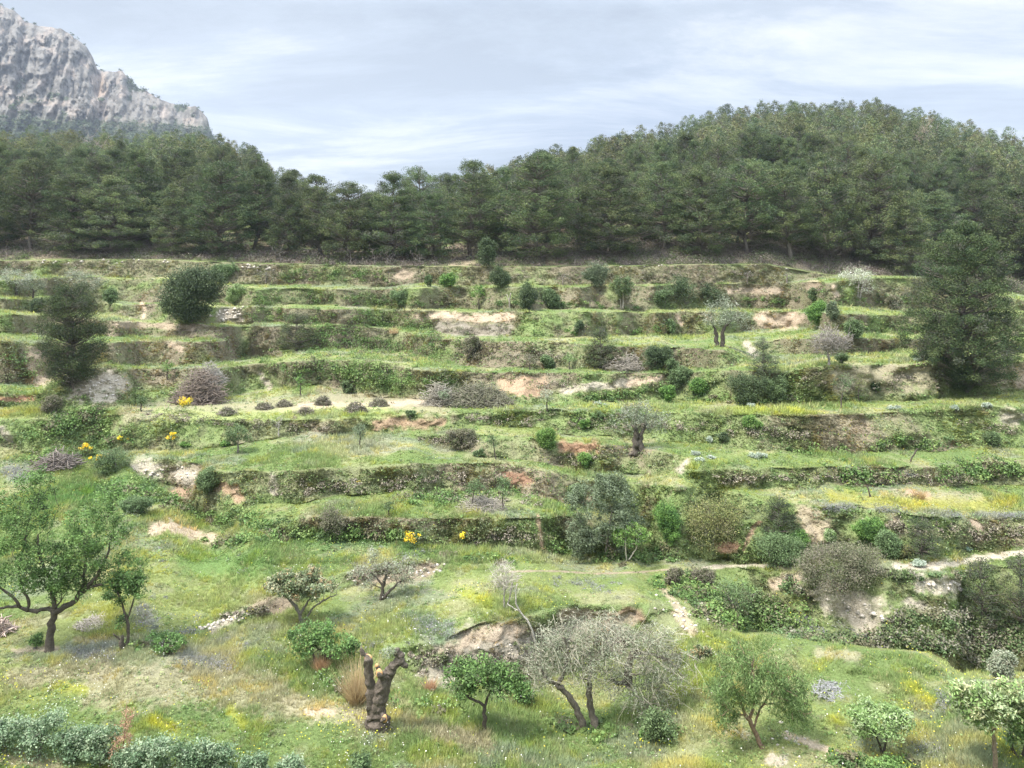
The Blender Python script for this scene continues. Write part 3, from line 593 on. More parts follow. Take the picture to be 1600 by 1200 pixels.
for n, v0, v1, nb, h0, w0 in ((100000, 870, 1288, 15, .075, .009), (95000, 640, 880, 9, .10, .015), (125000, 405, 650, 7, .12, .026)):
    u, v = scatter_uv(n, v0, v1); P, cc, bk, br = sample_ground(u, v)
    keep = gr_.random(len(u)) > br * .93; P, cc, bk, u, v = P[keep], cc[keep], bk[keep], u[keep], v[keep]
    tall = fbm(P[:, 0]/1.7, P[:, 1]/1.7, s=81, o=3); hh = h0 * (.45 + 1.5*sstep(.35, .75, tall)) * gr_.uniform(.6, 1.4, len(P)) * (1 - .25*bk)
    mown = stroke([(240,642),(420,634),(700,630)], 16, uu=u, vv=v, seed=5) ; hh *= 1 - .72*mown
    lum = 1.2 + .30*(gr_.random(len(P)) - .5); fresh = fbm(P[:, 0]/.5, P[:, 1]/.5, s=82, o=2)[:, None]
    cc = cc * lum[:, None]; cc = lerp(cc, cc * C(1.25, 1.12, .75), sstep(.5, .7, fresh)); cc = lerp(cc, C(.36,.33,.17), (gr_.random(len(P)) < .10)[:, None] * .7)
    sets.append(blades(P, hh, nb, np.full(len(P), w0), cc, lean=np.stack([bk*0, -bk*.7, -bk*.5], 1)))
n = 16000; i = gr_.integers(0, len(P2) - 1, n); j = gr_.integers(0, NU - 1, n); a_, b_ = gr_.random((n, 1)), gr_.random((n, 1)); P = (P2[i, j]*(1-a_) + P2[i+1, j]*a_)*(1-b_) + (P2[i, j+1]*(1-a_) + P2[i+1, j+1]*a_)*b_
cc = lerp(GREEN, DRY, sstep(.45, .65, fbm(P[:, 0], P[:, 1], s=84, o=4))[:, None] * .8) * 1.2; sets.append(blades(P, .11*gr_.uniform(.5, 1.6, n), 12, np.full(n, .011), cc))
def merge(sets):
    V, Fq, Cc, o = [], [], [], 0
    for v, f, c in sets: V.append(v); Fq.append(f + o); Cc.append(c); o += len(v)
    return np.concatenate(V), np.concatenate(Fq), np.concatenate(Cc)
v, f, c = merge(sets); link('meadow_grass', mesh_np('meadow_grass', v, f, M_grass, c), kind='stuff', label='fresh green and straw coloured grass over the terraces', category='grass')
# broad-leaved herbs and matted growth
def leafballs(P, R, per, size, aspect, cols, flat=.7, up=.4, r=gr_, fill=.45):
    n = len(P)*per; c = np.repeat(P, per, 0); off = r.normal(size=(n, 3)); off /= np.linalg.norm(off, axis=1)[:, None]; off[:, 2] = np.abs(off[:, 2]) * 1.0 - .12
    lump = np.repeat(r.uniform(.7, 1.25, (len(P), 1)), per, 0); rr = np.repeat(R, per)[:, None]
    k = 1 + .35*np.sin(off[:, :1]*5 + c[:, :1]*9) * np.cos(off[:, 1:2]*6 + c[:, 1:2]*7)
    off = off * (r.random(n)**fill)[:, None] * rr * lump * k * [1, 1, flat]
    v, q = leaf_quads(c + off, size, aspect, r, up); cc = np.repeat(cols, per, 0) * r.uniform(.65, 1.4, n)[:, None]
    return v, q, np.repeat(cc, 4, 0)
sets = []
for n, v0, v1, per, R0, sz in ((6200, 880, 1288, 15, .12, .055), (9000, 640, 880, 13, .16, .08), (12500, 405, 645, 10, .20, .11)):
    u, v = scatter_uv(n, v0, v1); P, cc, bk, br = sample_ground(u, v); dn = fbm(P[:, 0]/1.3, P[:, 1]/1.3, P[:, 2], s=83, o=3)
    keep = (gr_.random(len(u)) > br * .9) & (dn > .47 - .12*bk); P, cc = P[keep], cc[keep]; bk = bk[keep]
    pal = np.array([C(.14,.23,.07), C(.17,.28,.10), C(.22,.27,.17), C(.25,.32,.11), C(.11,.17,.06), C(.19,.165,.10)]); k = gr_.choice(6, len(P), p=[.24,.22,.16,.16,.13,.09])
    sets.append(leafballs(P, R0 * gr_.uniform(.6, 1.6, len(P)), per, sz, .6, lerp(pal[k], cc, .35)))
v, f, c = merge(sets); link('meadow_herbs', mesh_np('meadow_herbs', v, f, M_grass, c), kind='stuff', label='low leafy herbs growing through the grass', category='herbs')
# flowers
def dots(n, v0, v1, mask, size, cols, hgt):
    u, v = scatter_uv(n, v0, v1); P, cc, bk, br = sample_ground(u, v)
    k = (gr_.random(len(u)) < mask(u, v, P)) & (br < .5); P = P[k]; P = P + np.stack([0*P[:, 0], 0*P[:, 0], hgt*gr_.uniform(.6, 1.3, len(P))], 1)
    vq, f = leaf_quads(P, size, .9, gr_, .8); return vq, f, np.repeat(np.array(cols)[gr_.integers(0, len(cols), len(P))], 4, 0)
clump = lambda P, s, a, b: sstep(a, b, fbm(P[:, 0]/1.6, P[:, 1]/1.6, s=s, o=3))
yel = dots(60000, 420, 1230, lambda u, v, P: .02 + .45*clump(P, 91, .60, .70) + .6*sum(stroke(p, h, uu=u, vv=v) for h, p in ((14, [(1425,1075),(1450,1100)]), (12, [(725,925),(760,940)]), (8, [(1300,1122),(1310,1126)]), (4, [(1130,643),(1290,645)]), (12, [(1260,690),(1310,680)]), (12, [(230,1130),(280,1150)]), (9, [(90,1075),(130,1085)]), (8, [(415,1030),(440,1010)]))), .036, [C(.58,.56,.06), C(.50,.54,.07), C(.58,.48,.07)], .17)
wht = dots(30000, 880, 1230, lambda u, v, P: .03 + .30*clump(P, 92, .56, .68) * (u < 900), .028, [C(.75,.74,.68), C(.70,.66,.60)], .24)
v, f, c = merge([yel, wht]); link('wildflowers', mesh_np('wildflowers', v, f, M_grass, c), kind='stuff', label='tiny yellow and white wildflowers dotted over the meadow', category='wildflowers')
# purple grey heather-like cushions along the lips
def cover(name, spots, per, size, aspect, cols, label, cat, mat=None, flat=.6, up=.3):
    """spots: (points, half width, count, radius m)"""
    sets = []
    for pts, hw, n, R0 in spots:
        a = np.array(pts, float); seg = gr_.random(n) * (len(a) - 1); i = np.minimum(seg.astype(int), max(len(a) - 2, 0)); t = (seg - i)[:, None]
        q = (a[i] * (1-t) + a[np.minimum(i+1, len(a)-1)] * t) + gr_.normal(size=(n, 2)) * [hw*1.2, hw*.55]
        P, cc, bk, br = sample_ground(q[:, 0], np.maximum(q[:, 1], TOPU(q[:, 0]) + 2)); k = gr_.choice(len(cols), n)
        sets.append(leafballs(P, R0 * gr_.uniform(.5, 1.5, n), per, size, aspect, np.array(cols)[k], flat=flat, up=up))
    v, f, c = merge(sets); link(name, mesh_np(name, v, f, mat or M_grass, c), kind='stuff', label=label, category=cat)
HC = [C(.25,.25,.24), C(.21,.215,.20), C(.28,.27,.28), C(.19,.21,.16)]
cover('grey_heath', [([(280,1032),(370,1042)],8,36,.22), ([(110,1022),(180,1024)],6,26,.16), ([(220,950),(236,985)],8,26,.22), ([(300,985),(240,1010)],9,20,.2), ([(0,738),(60,745)],8,40,.30), ([(1280,792),(1340,796)],5,24,.32), ([(1370,796),(1420,800)],5,22,.3), ([(1460,803),(1490,806)],5,14,.34), ([(1545,806),(1600,808)],5,22,.32), ([(640,965),(700,990)],12,40,.26),
     ([(560,885),(640,870)],14,26,.24), ([(1420,735),(1425,745)],5,6,.3), ([(1240,970),(1290,985)],7,16,.26), ([(1475,1085),(1485,1110)],6,16,.22), ([(1430,1160),(1450,1180)],10,16,.22), ([(860,905),(960,925)],10,30,.2), ([(560,1020),(600,1000)],10,20,.2), ([(200,800),(240,760)],12,20,.3), ([(1290,985),(1360,1000)],8,14,.2), ([(350,1000),(430,1020)],14,18,.16), ([(120,860),(300,900)],40,26,.18)], 60, .05, .35, HC, 'soft purplish grey cushions of heath on the terrace lips', 'heath')
GS = [C(.11,.19,.055), C(.14,.22,.065), C(.18,.25,.08), C(.095,.15,.055), C(.16,.15,.09)]
cover('green_scrub', [([(450,425),(600,430)],12,70,.42), ([(430,465),(640,470)],10,70,.45), ([(560,495),(640,510)],12,55,.45), ([(500,530),(680,560)],16,150,.50), ([(500,570),(640,600)],16,160,.50), ([(400,490),(560,520)],14,60,.45), ([(640,500),(690,540)],10,40,.4), ([(400,560),(500,600)],10,24,.35), ([(640,590),(700,600)],8,16,.4), ([(380,460),(430,480)],8,20,.4), ([(70,680),(150,640)],16,70,.42), ([(60,720),(160,700)],12,40,.42), ([(150,660),(190,690)],12,30,.4),
     ([(20,590),(40,560)],12,18,.5), ([(180,760),(280,790)],12,60,.30), ([(300,800),(420,820)],10,34,.32), ([(330,850),(560,835)],7,60,.26), ([(560,835),(660,845)],9,30,.25), ([(650,790),(800,770)],10,30,.25), ([(640,780),(720,770)],8,20,.3), ([(1040,610),(900,625)],7,40,.32), ([(1000,640),(900,660)],8,20,.3), ([(1080,625),(1240,628)],6,26,.32), ([(1310,740),(1400,745)],10,44,.30), ([(1480,735),(1600,740)],12,60,.32), ([(1290,470),(1440,470)],12,36,.42),
     ([(1320,505),(1420,520)],9,30,.4), ([(1430,560),(1590,540)],14,34,.4), ([(1250,700),(1560,690)],9,46,.26), ([(1150,470),(1260,470)],6,26,.35), ([(640,475),(1000,478)],5,46,.3), ([(820,520),(1080,518)],6,30,.3), ([(1030,905),(1200,960)],22,90,.30), ([(1100,960),(1220,985)],10,40,.3), ([(1200,950),(1240,980)],12,40,.32), ([(950,870),(1050,868)],8,30,.28), ([(870,860),(900,868)],5,10,.26), ([(690,870),(790,878)],6,24,.2), ([(500,1060),(560,1075)],12,16,.18), ([(860,1140),(1060,1150)],12,30,.18), ([(600,1100),(720,1110)],14,24,.16), ([(1300,1190),(1440,1198)],6,36,.14), ([(200,1010),(290,1010)],8,22,.15)],
      90, .10, .6, GS, 'low tangled green scrub filling gaps between terraces', 'scrub', M_leaf, flat=.85)
GU = [C(.11,.13,.06), C(.12,.17,.065), C(.17,.16,.10), C(.095,.145,.06), C(.21,.20,.15)]
cover('gully_scrub', [([(1230,992),(1330,1002)],5,50,.26), ([(1380,995),(1490,1005)],8,100,.34), ([(1400,970),(1500,965)],10,40,.3), ([(1500,1000),(1600,1000)],26,130,.42), ([(1160,945),(1220,970)],12,30,.36), ([(1290,890),(1400,895)],3,14,.2), ([(1400,900),(1560,896)],3,26,.2), ([(1240,905),(1260,930)],8,14,.3), ([(1240,995),(1380,1012)],3,40,.22)], 110, .085, .6, GU, 'dark mixed scrub filling the gully below the pale cliff', 'scrub', M_leaf, flat=.9)
BR = [C(.22,.19,.15), C(.26,.225,.18), C(.17,.165,.10), C(.14,.165,.08)]
cover('dry_bank_scrub', [([(0,415),(240,415)],6,60,.42), ([(0,450),(200,452)],6,24,.4), ([(380,425),(440,430)],6,24,.4), ([(640,432),(1000,432)],7,90,.40), ([(1000,430),(1200,428)],7,50,.38), ([(700,515),(800,515)],5,36,.38), ([(1240,445),(1300,470)],8,20,.38), ([(700,560),(900,556)],6,50,.32), ([(930,560),(1000,562)],5,22,.32), ([(1240,600),(1540,595)],9,70,.28), ([(840,605),(900,600)],6,20,.32), ([(660,690),(760,696)],8,40,.3), ([(880,715),(960,712)],8,20,.25), ([(1150,670),(1260,680)],9,50,.28), ([(680,780),(860,785)],6,36,.26), ([(740,840),(850,840)],9,40,.24), ([(430,765),(780,748)],9,90,.24), ([(1110,748),(1500,748)],7,90,.24), ([(1340,830),(1600,832)],9,90,.24),
     ([(230,650),(520,672)],7,70,.26), ([(700,655),(1100,668)],8,80,.26), ([(1500,660),(1600,680)],8,20,.26), ([(650,1030),(800,1040)],14,70,.14), ([(820,1010),(1000,1000)],14,80,.14), ([(350,968),(420,948)],5,26,.12), ([(540,905),(680,888)],5,30,.12)], 70, .085, .4, BR, 'brown matted dry growth hanging on the terrace banks', 'dry scrub', M_twig, flat=.7)
# thicket and undergrowth at the foot of the wood
sets = []
n = 7600; u = np.where(gr_.random(n) < .35, gr_.uniform(880, 1720, n), gr_.uniform(-120, 1720, n)); dd = gr_.uniform(.3, 9, n); P = np.array([wood_pt(a, float(np.interp(a, us, D0)) + b) for a, b in zip(u, dd)])
gap = sum(sstep(w, w*.6, abs(u - x)) for x, w in ((718, 22), (870, 26), (1160, 20), (1262, 30))) * (dd < 4.5)
k = gr_.random(n) > np.clip(gap, 0, 1) * .75; P = P[k]; n = len(P); tc_ = np.array([C(.18,.15,.13), C(.22,.19,.165), C(.13,.15,.08), C(.11,.15,.06), C(.16,.13,.115)])[gr_.choice(5, n, p=[.3,.22,.22,.14,.12])]
sets.append(leafballs(P, gr_.uniform(.3, .85, n), 70, .16, .22, tc_, flat=.95, up=0))
n = 1500; u = gr_.uniform(-120, 1720, n); P = np.array([wood_pt(a, float(np.interp(a, us, D0)) + b) for a, b in zip(u, gr_.uniform(7, 60, n))])
sets.append(leafballs(P, gr_.uniform(.4, 1.1, n), 40, .28, .4, np.array([C(.08,.10,.05), C(.12,.10,.08)])[gr_.integers(0, 2, n)], flat=.9))
v, f, c = merge(sets); link('forest_undergrowth', mesh_np('forest_undergrowth', v, f, M_twig, c), kind='stuff', label='grey brown thicket and undergrowth along the foot of the wood', category='undergrowth')
# scrub and small trees in the clefts of the mountain
ok = np.argwhere((G_scr > .5) & (mv < 285)); pick = ok[gr_.integers(0, len(ok), 5200)]; P = np.stack([MX[pick[:, 0], pick[:, 1]], MD[pick[:, 0], pick[:, 1]], MZ[pick[:, 0], pick[:, 1]]], 1) + gr_.normal(size=(len(pick), 3)) * [1, .3, .3]
ri = gr_.integers(0, len(mu), 60); P = np.concatenate([P, np.stack([MX[-1, ri], MD[-1, ri], MZ[-1, ri] + .3], 1)])
v, f, c = leafballs(P, gr_.uniform(1.0, 3.2, len(P)), 16, 1.5, .6, np.array([C(.07,.10,.055), C(.085,.11,.06), C(.10,.12,.08)])[gr_.integers(0, 3, len(P))], flat=1.1)
link('mountain_scrub', mesh_np('mountain_scrub', v, f, M_grass, c), kind='stuff', label='dark green scrub in the clefts of the limestone mountain', category='scrub')
# loose stones
def stones(P, R, r=gr_):
    base = np.array([(-1,0,0),(1,0,0),(0,-1,0),(0,1,0),(0,0,-1),(0,0,1)], float); fc = np.array([(0,2,5),(2,1,5),(1,3,5),(3,0,5),(2,0,4),(1,2,4),(3,1,4),(0,3,4)])
    V = (base[None] * r.uniform(.6, 1.3, (len(P), 6, 1)) * R[:, None, None] * [1, .8, .6]) + P[:, None]; return V.reshape(-1, 3), (fc[None] + 6*np.arange(len(P))[:, None, None]).reshape(-1, 3)
SV, SF, o = [], [], 0
for pts, hw, n, R0 in (([(1300,930),(1370,970)],14,26,.10), ([(1440,912),(1500,918)],9,16,.12), ([(130,605),(180,600)],16,40,.10), ([(226,732),(300,742)],8,22,.09), ([(340,492),(375,488)],8,40,.16), ([(60,410),(280,408)],3,18,.16), ([(380,415),(430,420)],4,20,.16), ([(690,1040),(800,1030)],20,40,.05), ([(310,985),(420,950)],5,60,.07), ([(545,905),(690,890)],5,50,.07), ([(1050,940),(1090,990)],14,50,.06), ([(1270,1175),(1200,1150)],20,14,.05), ([(960,415),(1260,415)],3,10,.14)):
    a = np.array(pts, float); t = gr_.random(n)[:, None]; q = a[0]*(1-t) + a[-1]*t + gr_.normal(size=(n, 2))*[hw, hw*.6]; P, _, _, _ = sample_ground(q[:, 0], np.maximum(q[:, 1], TOPU(q[:, 0]) + 1))
    v, f = stones(P, R0*gr_.uniform(.4, 1.6, n)); SV.append(v); SF.append(f + o); o += len(v)
v = np.concatenate(SV); link('loose_stones', mesh_np('loose_stones', v, np.concatenate(SF), M_stone, np.ones((len(v), 3)) * C(.50,.45,.39) * gr_.uniform(.7, 1.15, (len(v), 1))), kind='stuff', label='scattered pale stones on banks and paths', category='stones')
# ------------------------------------------------------------------ plants that can be told apart
BARKD, BARKG, BARKP = C(.10,.085,.07), C(.20,.18,.155), C(.38,.35,.30)
PAL = dict(
 almond=[C(.09,.16,.05), C(.12,.21,.06), C(.16,.26,.08), C(.07,.115,.04)], bright=[C(.10,.20,.045), C(.15,.26,.06), C(.07,.14,.04), C(.19,.30,.08)], dark=[C(.065,.095,.045), C(.085,.125,.055), C(.115,.155,.075), C(.05,.075,.035)],
 olive=[C(.19,.22,.15), C(.25,.28,.20), C(.14,.17,.10), C(.30,.31,.25)], silver=[C(.26,.29,.20), C(.33,.35,.26), C(.18,.21,.13), C(.27,.25,.19)], mid=[C(.10,.15,.065), C(.13,.19,.085), C(.16,.23,.10), C(.085,.12,.05)],
 greyg=[C(.12,.155,.085), C(.16,.20,.12), C(.20,.245,.155), C(.09,.12,.06)], ochre=[C(.20,.22,.08), C(.27,.27,.10), C(.12,.15,.06), C(.16,.15,.08)], brown=[C(.15,.15,.09), C(.19,.18,.12), C(.11,.13,.06), C(.22,.19,.15)],
 carob=[C(.13,.17,.08), C(.20,.23,.14), C(.34,.25,.14), C(.30,.30,.19), C(.10,.12,.06)], blueg=[C(.15,.225,.125), C(.21,.285,.175), C(.28,.34,.22), C(.08,.13,.06)], pepper=[C(.12,.19,.065), C(.17,.25,.09), C(.22,.30,.12), C(.09,.14,.05)],
 lgreen=[C(.19,.28,.10), C(.24,.33,.14), C(.30,.36,.20), C(.14,.21,.07)], cushion=[C(.35,.40,.33), C(.44,.48,.41), C(.27,.33,.24)], grey=[C(.27,.25,.23), C(.33,.31,.28), C(.21,.20,.17)], rust=[C(.34,.19,.13), C(.40,.25,.17), C(.26,.16,.11)])
pseed = [500]
def plant(name, label, cat, u, vb, crowns, cols, per=30, leaf=.10, aspect=.5, stems=(), r_leafball=.28, bark=BARKG, hollow=.45, lump=.3, up=.3, droop=0., bough=.6, tip=.006, crown_name='crown', stem_name='trunk', group=None, flatb=-1., dark_r=1.0, twigs=None, weights=None, extra_rad=1.0, twigcol=None):
    """crowns: (dx, dy up, rx, ry, clusters) in survey units about the foot; stems: [(x, y up, r), ...] polylines of the same units"""
    pseed[0] += 1; r = np.random.default_rng(pseed[0]); p = ground_pt(u, vb); m = p[1] / F
    t = thing(name, (p[0], p[1], p[2] - .03), label, cat, group)
    cl = []
    for (cx, cy, rx, ry, n) in crowns:
        cl.append(crown_pts(n, (cx*m, 0, cy*m), rx*m, max(rx, ry)*m*.85*extra_rad, ry*m, r, hollow, lump, flatb, pseed[0]))
    cl = np.concatenate(cl) if cl else np.zeros((0, 3)); cl[:, 2] = np.maximum(cl[:, 2], .04) if len(cl) else 0
    tp = []
    for i, st in enumerate(stems):
        a = np.array(st, float); pts = np.stack([a[:, 0]*m, (r.normal(size=len(a))*.25 + np.linspace(0, 1, len(a))*r.uniform(-4, 4))*m*(i > 0), a[:, 1]*m], 1); pts[0, 2] -= .05 if a[0, 1] <= 1 else 0
        nn_ = max(7, 3*len(a)); q = curve(pts, nn_, r, .004 + .10*a[0, 2]*m); d = np.r_[0, np.cumsum(np.linalg.norm(np.diff(pts, axis=0), axis=1))]; rad = np.interp(np.linspace(0, d[-1], nn_), d, a[:, 2]*m) * .8
        if a[0, 1] <= 1: rad[0] *= 1.35
        tp.append((q, rad * (1 + .12*r.normal(size=nn_).clip(-1, 1))))
    if not tp:
        top_ = cl[np.argmax(cl[:, 2])] * .55; tp = [(curve([(0,0,-.05), top_*.5, top_], 7, r, .02), np.linspace(.05, .02, 7) * dark_r)]
    sel = cl[r.random(len(cl)) < bough] if len(cl) else cl
    paths = limbs(tp, sel, r, tip=tip) if len(sel) else tp
    if twigs:
        n, ln, rr_, dn = twigs; tw = []
        base = cl[r.integers(0, len(cl), n)] + r.normal(size=(n, 3)) * r_leafball * .5
        for b in base:
            d = r.normal(size=3); d[2] = d[2]*.6 - dn; d /= np.linalg.norm(d); e = b + d*ln*r.uniform(.5, 1.4); tw.append((np.array([b, (b+e)/2 + r.normal(size=3)*.06*ln, e]), np.array([rr_, rr_*.8, rr_*.5])))
        v, q = tubes(tw, 3); link('twigs', mesh_np('twigs', v, fixq(q), M_twig, np.ones((len(v), 3)) * (bark if twigcol is None else twigcol)), t)
    own = [i for i, st in enumerate(stems) if i and st[0][1] <= 1]
    for i in own:
        v, q = tubes([tp[i]], 7 if m < .025 else 5); link(stem_name, mesh_np(stem_name, v, fixq(q), M_bark, np.ones((len(v), 3)) * bark, smooth=True), t)
    paths = [pq for j, pq in enumerate(paths) if j not in own]
    v, q = tubes(paths, 7 if m < .025 else 5); link(stem_name, mesh_np(stem_name, v, fixq(q), M_bark, np.ones((len(v), 3)) * bark, smooth=True), t)
    if per and len(cl):
        v, f, c = foliage(cl, per, r_leafball, leaf, aspect, r, PAL[cols] if isinstance(cols, str) else cols, up, droop, weights=weights); link(crown_name, mesh_np(crown_name, v, f, M_leaf, c), t)
    return t
def bush(name, label, u, vb, w, h, cols, cat='bush', n=None, per=60, leaf=None, group=None, lump=.42, lobes=5, **k):
    D = depth_at(u, vb); m = D / F; leaf = leaf or max(.05, 1.9*m); n = n or int(np.clip(w*h/9, 26, 170)); rb = max(.10, .16*min(w, h*1.2)*m)
    ins = rb/m*.75
    q = np.random.default_rng(int(u*7 + vb)); ax, ay = max(w/2 - ins, w*.28), max(h*.56 - ins*.8, h*.3)
    cr = [(q.uniform(-.08, .08)*w, h*.42, ax*.80, ay*.82, int(n*.5))] + [(q.uniform(-.30, .30)*w, h*q.uniform(.36, .72), ax*q.uniform(.35, .55), ay*q.uniform(.35, .55), max(5, int(n*.14))) for _ in range(4)]
    if lobes == 1: cr = [(0, h*.50, ax, ay, n)]
    return plant(name, label, cat, u, vb, cr, cols, per=per, leaf=leaf, r_leafball=rb, lump=lump, group=group, crown_name='foliage', stem_name='stem', bough=.3, hollow=k.pop('hollow', .62), **k)

# --- foreground trees
plant('almond_tree', 'large almond tree with forked dark trunk and low spreading limbs at the left edge', 'tree', 77, 1015,
      [(-34,215,44,58,84),(70,180,54,62,130),(0,130,60,42,120),(-95,145,50,62,80),(118,118,34,34,50),(95,235,22,26,18),(-20,270,24,16,14),(40,110,40,24,40)], 'almond', per=62, leaf=.066, aspect=.5, r_leafball=.20, bark=BARKD, hollow=.25, lump=.4,
      stems=[[(0,0,9),(0,25,7.5),(6,50,7),(9,62,7)], [(9,60,5.5),(0,66,4.5),(-17,62,4),(-35,60,3.5),(-47,70,3),(-77,66,2.5),(-110,75,2)], [(-46,68,3),(-55,85,2.5),(-75,95,2),(-100,120,1.5)], [(-35,61,3),(-28,78,3),(-42,90,2.5),(-50,120,2),(-40,170,2),(-30,215,1.2)], [(9,60,5),(5,85,4),(0,110,3.5),(-15,140,2.5),(-20,180,1.5)], [(9,60,6),(38,75,5),(52,92,4.2),(72,112,3.5),(88,140,2.6),(98,175,1.6)], [(38,75,4),(52,100,3.2),(55,140,2.4),(62,190,1.5)], [(60,98,3),(95,108,2.2),(120,115,1.4)]])
plant('almond_tree', 'slim young almond tree with a dark stub at its foot beside the large almond', 'tree', 197, 1013, [(-12,92,26,22,26),(14,106,20,28,24),(-9,45,7,10,6)], 'almond', per=36, leaf=.075, r_leafball=.16, bark=BARKD, hollow=.2, stems=[[(0,0,4.5),(4,22,3),(2,48,2.6),(-5,66,2),(-14,90,1.4)],[(2,48,2),(10,72,1.6),(16,100,1)],[(-4,0,5),(-6,14,4.5),(-5,22,3)],[(-6,12,2),(-18,26,1.5)]])
plant('carob_tree', 'flat topped small tree with rusty young leaves on a slanting trunk in the meadow', 'tree', 472, 975, [(-22,64,36,15,52),(18,62,38,15,52),(-2,74,36,12,34),(-42,68,14,10,12)], 'carob', per=60, leaf=.075, r_leafball=.17, hollow=.35, lump=.2, bark=BARKG, stems=[[(0,0,4),(-2,14,3.6),(-8,28,3.2),(-22,42,2.5),(-34,54,1.6)],[(-3,16,3),(6,32,2.4),(14,44,1.6)],[(4,8,1.6),(18,28,1.8),(34,38,1.6),(54,46,1)]])
plant('olive_tree', 'thin silver grey tree on two dark slanting stems in the middle of the meadow', 'tree', 597, 936, [(-26,38,30,20,26),(34,42,34,24,34),(-14,72,10,13,8),(8,52,22,14,10)], 'silver', per=36, leaf=.07, aspect=.3, r_leafball=.17, hollow=.1, bark=BARKD, stems=[[(-2,0,4.2),(1,20,3.4),(6,36,2.6),(10,58,1.6)],[(2,2,3.4),(12,14,2.8),(24,26,2),(40,36,1.2)],[(1,22,2),(-10,36,1.5),(-22,44,1)]], twigs=(160,.28,.006,.1))
plant('almond_tree', 'low almond tree with twin stems and level boughs left of the sawn off trunk', 'tree', 508, 1040, [(-32,42,26,24,44),(20,36,28,14,30),(-4,54,24,14,24),(46,30,14,10,12)], 'almond', per=44, leaf=.07, r_leafball=.17, bark=BARKD, hollow=.25, stems=[[(0,0,3.6),(1,14,3),(-6,26,2.2),(-22,36,1.5)],[(1,12,2.4),(18,20,2),(34,21,1.6),(50,26,1)],[(-16,0,3.4),(-16,12,2.6),(-24,26,1.6)]])
plant('almond_tree', 'small almond tree with single straight dark stem right of the sawn off trunk', 'tree', 756, 1143, [(-36,84,30,26,46),(28,86,36,24,50),(-4,98,34,20,36),(54,74,16,14,12)], 'almond', per=46, leaf=.07, r_leafball=.18, bark=BARKD, hollow=.25, stems=[[(0,0,4.6),(2,22,3.8),(1,42,3.6)],[(1,41,3),(-14,52,2.5),(-34,62,2),(-44,74,1.4)],[(1,41,2.8),(6,56,2.2),(16,74,1.6),(24,90,1)]])
plant('olive_tree', 'large half pruned old olive with silvery drooping twigs and two leaning trunks', 'tree', 915, 1138,
      [(-52,128,42,40,44),(10,150,52,32,46),(78,130,60,36,64),(128,92,40,36,40),(-72,92,24,34,20),(62,78,44,26,34),(100,54,34,26,26),(8,100,40,30,26),(110,150,30,22,16)], 'silver', per=64, leaf=.070, aspect=.22, r_leafball=.27, hollow=.2, lump=.35, bark=C(.17,.145,.12), twigcol=C(.33,.31,.24), up=.1, droop=.35,
      stems=[[(0,0,8),(-8,20,6.5),(-20,44,6),(-38,66,5.5),(-48,72,4)],[(14,0,9),(9,28,7),(5,56,6),(6,82,4.5),(8,110,3)],[(-44,70,4.5),(-30,92,4),(-28,125,3),(-34,150,2)],[(-48,72,4),(-66,84,3),(-78,110,2)],[(70,62,1),(68,70,7),(66,92,8),(74,118,6)],[(72,74,5),(48,72,4),(40,78,3)],[(74,116,4),(96,122,3),(130,110,2)],[(8,100,3),(30,130,2.5),(70,140,2)]], twigs=(950,.45,.006,.55))
plant('pepper_tree', 'drooping willow like tree with a bare leaning reddish trunk at lower right', 'tree', 1192, 1168, [(-62,92,26,44,44),(42,92,30,44,44),(-10,138,56,30,66),(-20,100,30,30,22),(62,70,12,24,12)], 'pepper', per=90, leaf=.10, aspect=.15, r_leafball=.20, up=.0, droop=.95, hollow=.2, lump=.25, bark=C(.25,.17,.125), stems=[[(0,0,5.4),(-10,22,4.4),(-20,42,4),(-27,52,3.6)],[(-26,50,3),(-38,80,2.4),(-50,110,1.6)],[(-22,44,3),(-12,70,2.6),(-18,110,2.4),(-16,140,1.6)],[(-14,30,2),(-6,60,2.2),(12,85,1.8),(34,110,1.2)]])
plant('small_tree', 'small round topped grey green tree on a slender V of stems near the bottom right', 'tree', 1378, 1180, [(0,58,44,20,70),(-30,46,16,14,12),(26,60,20,16,16)], 'lgreen', per=50, leaf=.065, r_leafball=.17, hollow=.3, lump=.25, bark=BARKD, stems=[[(0,0,2.8),(-4,20,2.2),(-12,40,1.5)],[(0,1,2.6),(6,18,2),(10,40,1.5),(22,54,1)]])
plant('loquat_tree', 'leafy tree with pale upturned leaves and bare reddish trunk at the bottom right corner', 'tree', 1557, 1212, [(-30,110,36,28,60),(10,118,40,30,60),(-52,130,18,18,16),(36,92,18,20,20)], PAL['lgreen'] + [C(.36,.36,.20), C(.12,.15,.06)], per=52, leaf=.09, aspect=.4, r_leafball=.18, hollow=.3, bark=C(.27,.20,.15), stems=[[(0,0,5),(-2,38,4.2),(-6,72,3.6)],[(-6,70,2.6),(-22,92,2),(-36,112,1.3)],[(-6,70,2.6),(6,92,2),(14,116,1.2)],[(-6,68,2),(-12,100,1.8),(-10,130,1)]])
plant('small_tree', 'tree of dark bent stems at the right edge beside the tree with upturned leaves', 'tree', 1596, 1183, [(0,58,28,24,40),(14,80,24,18,20),(-16,40,12,12,8)], 'lgreen', per=44, leaf=.075, r_leafball=.17, hollow=.3, bark=BARKD, stems=[[(0,0,3.4),(-14,12,2.8),(-20,34,2.2),(-14,58,1.4)],[(0,0,3),(6,26,2.2),(4,56,1.4)]])
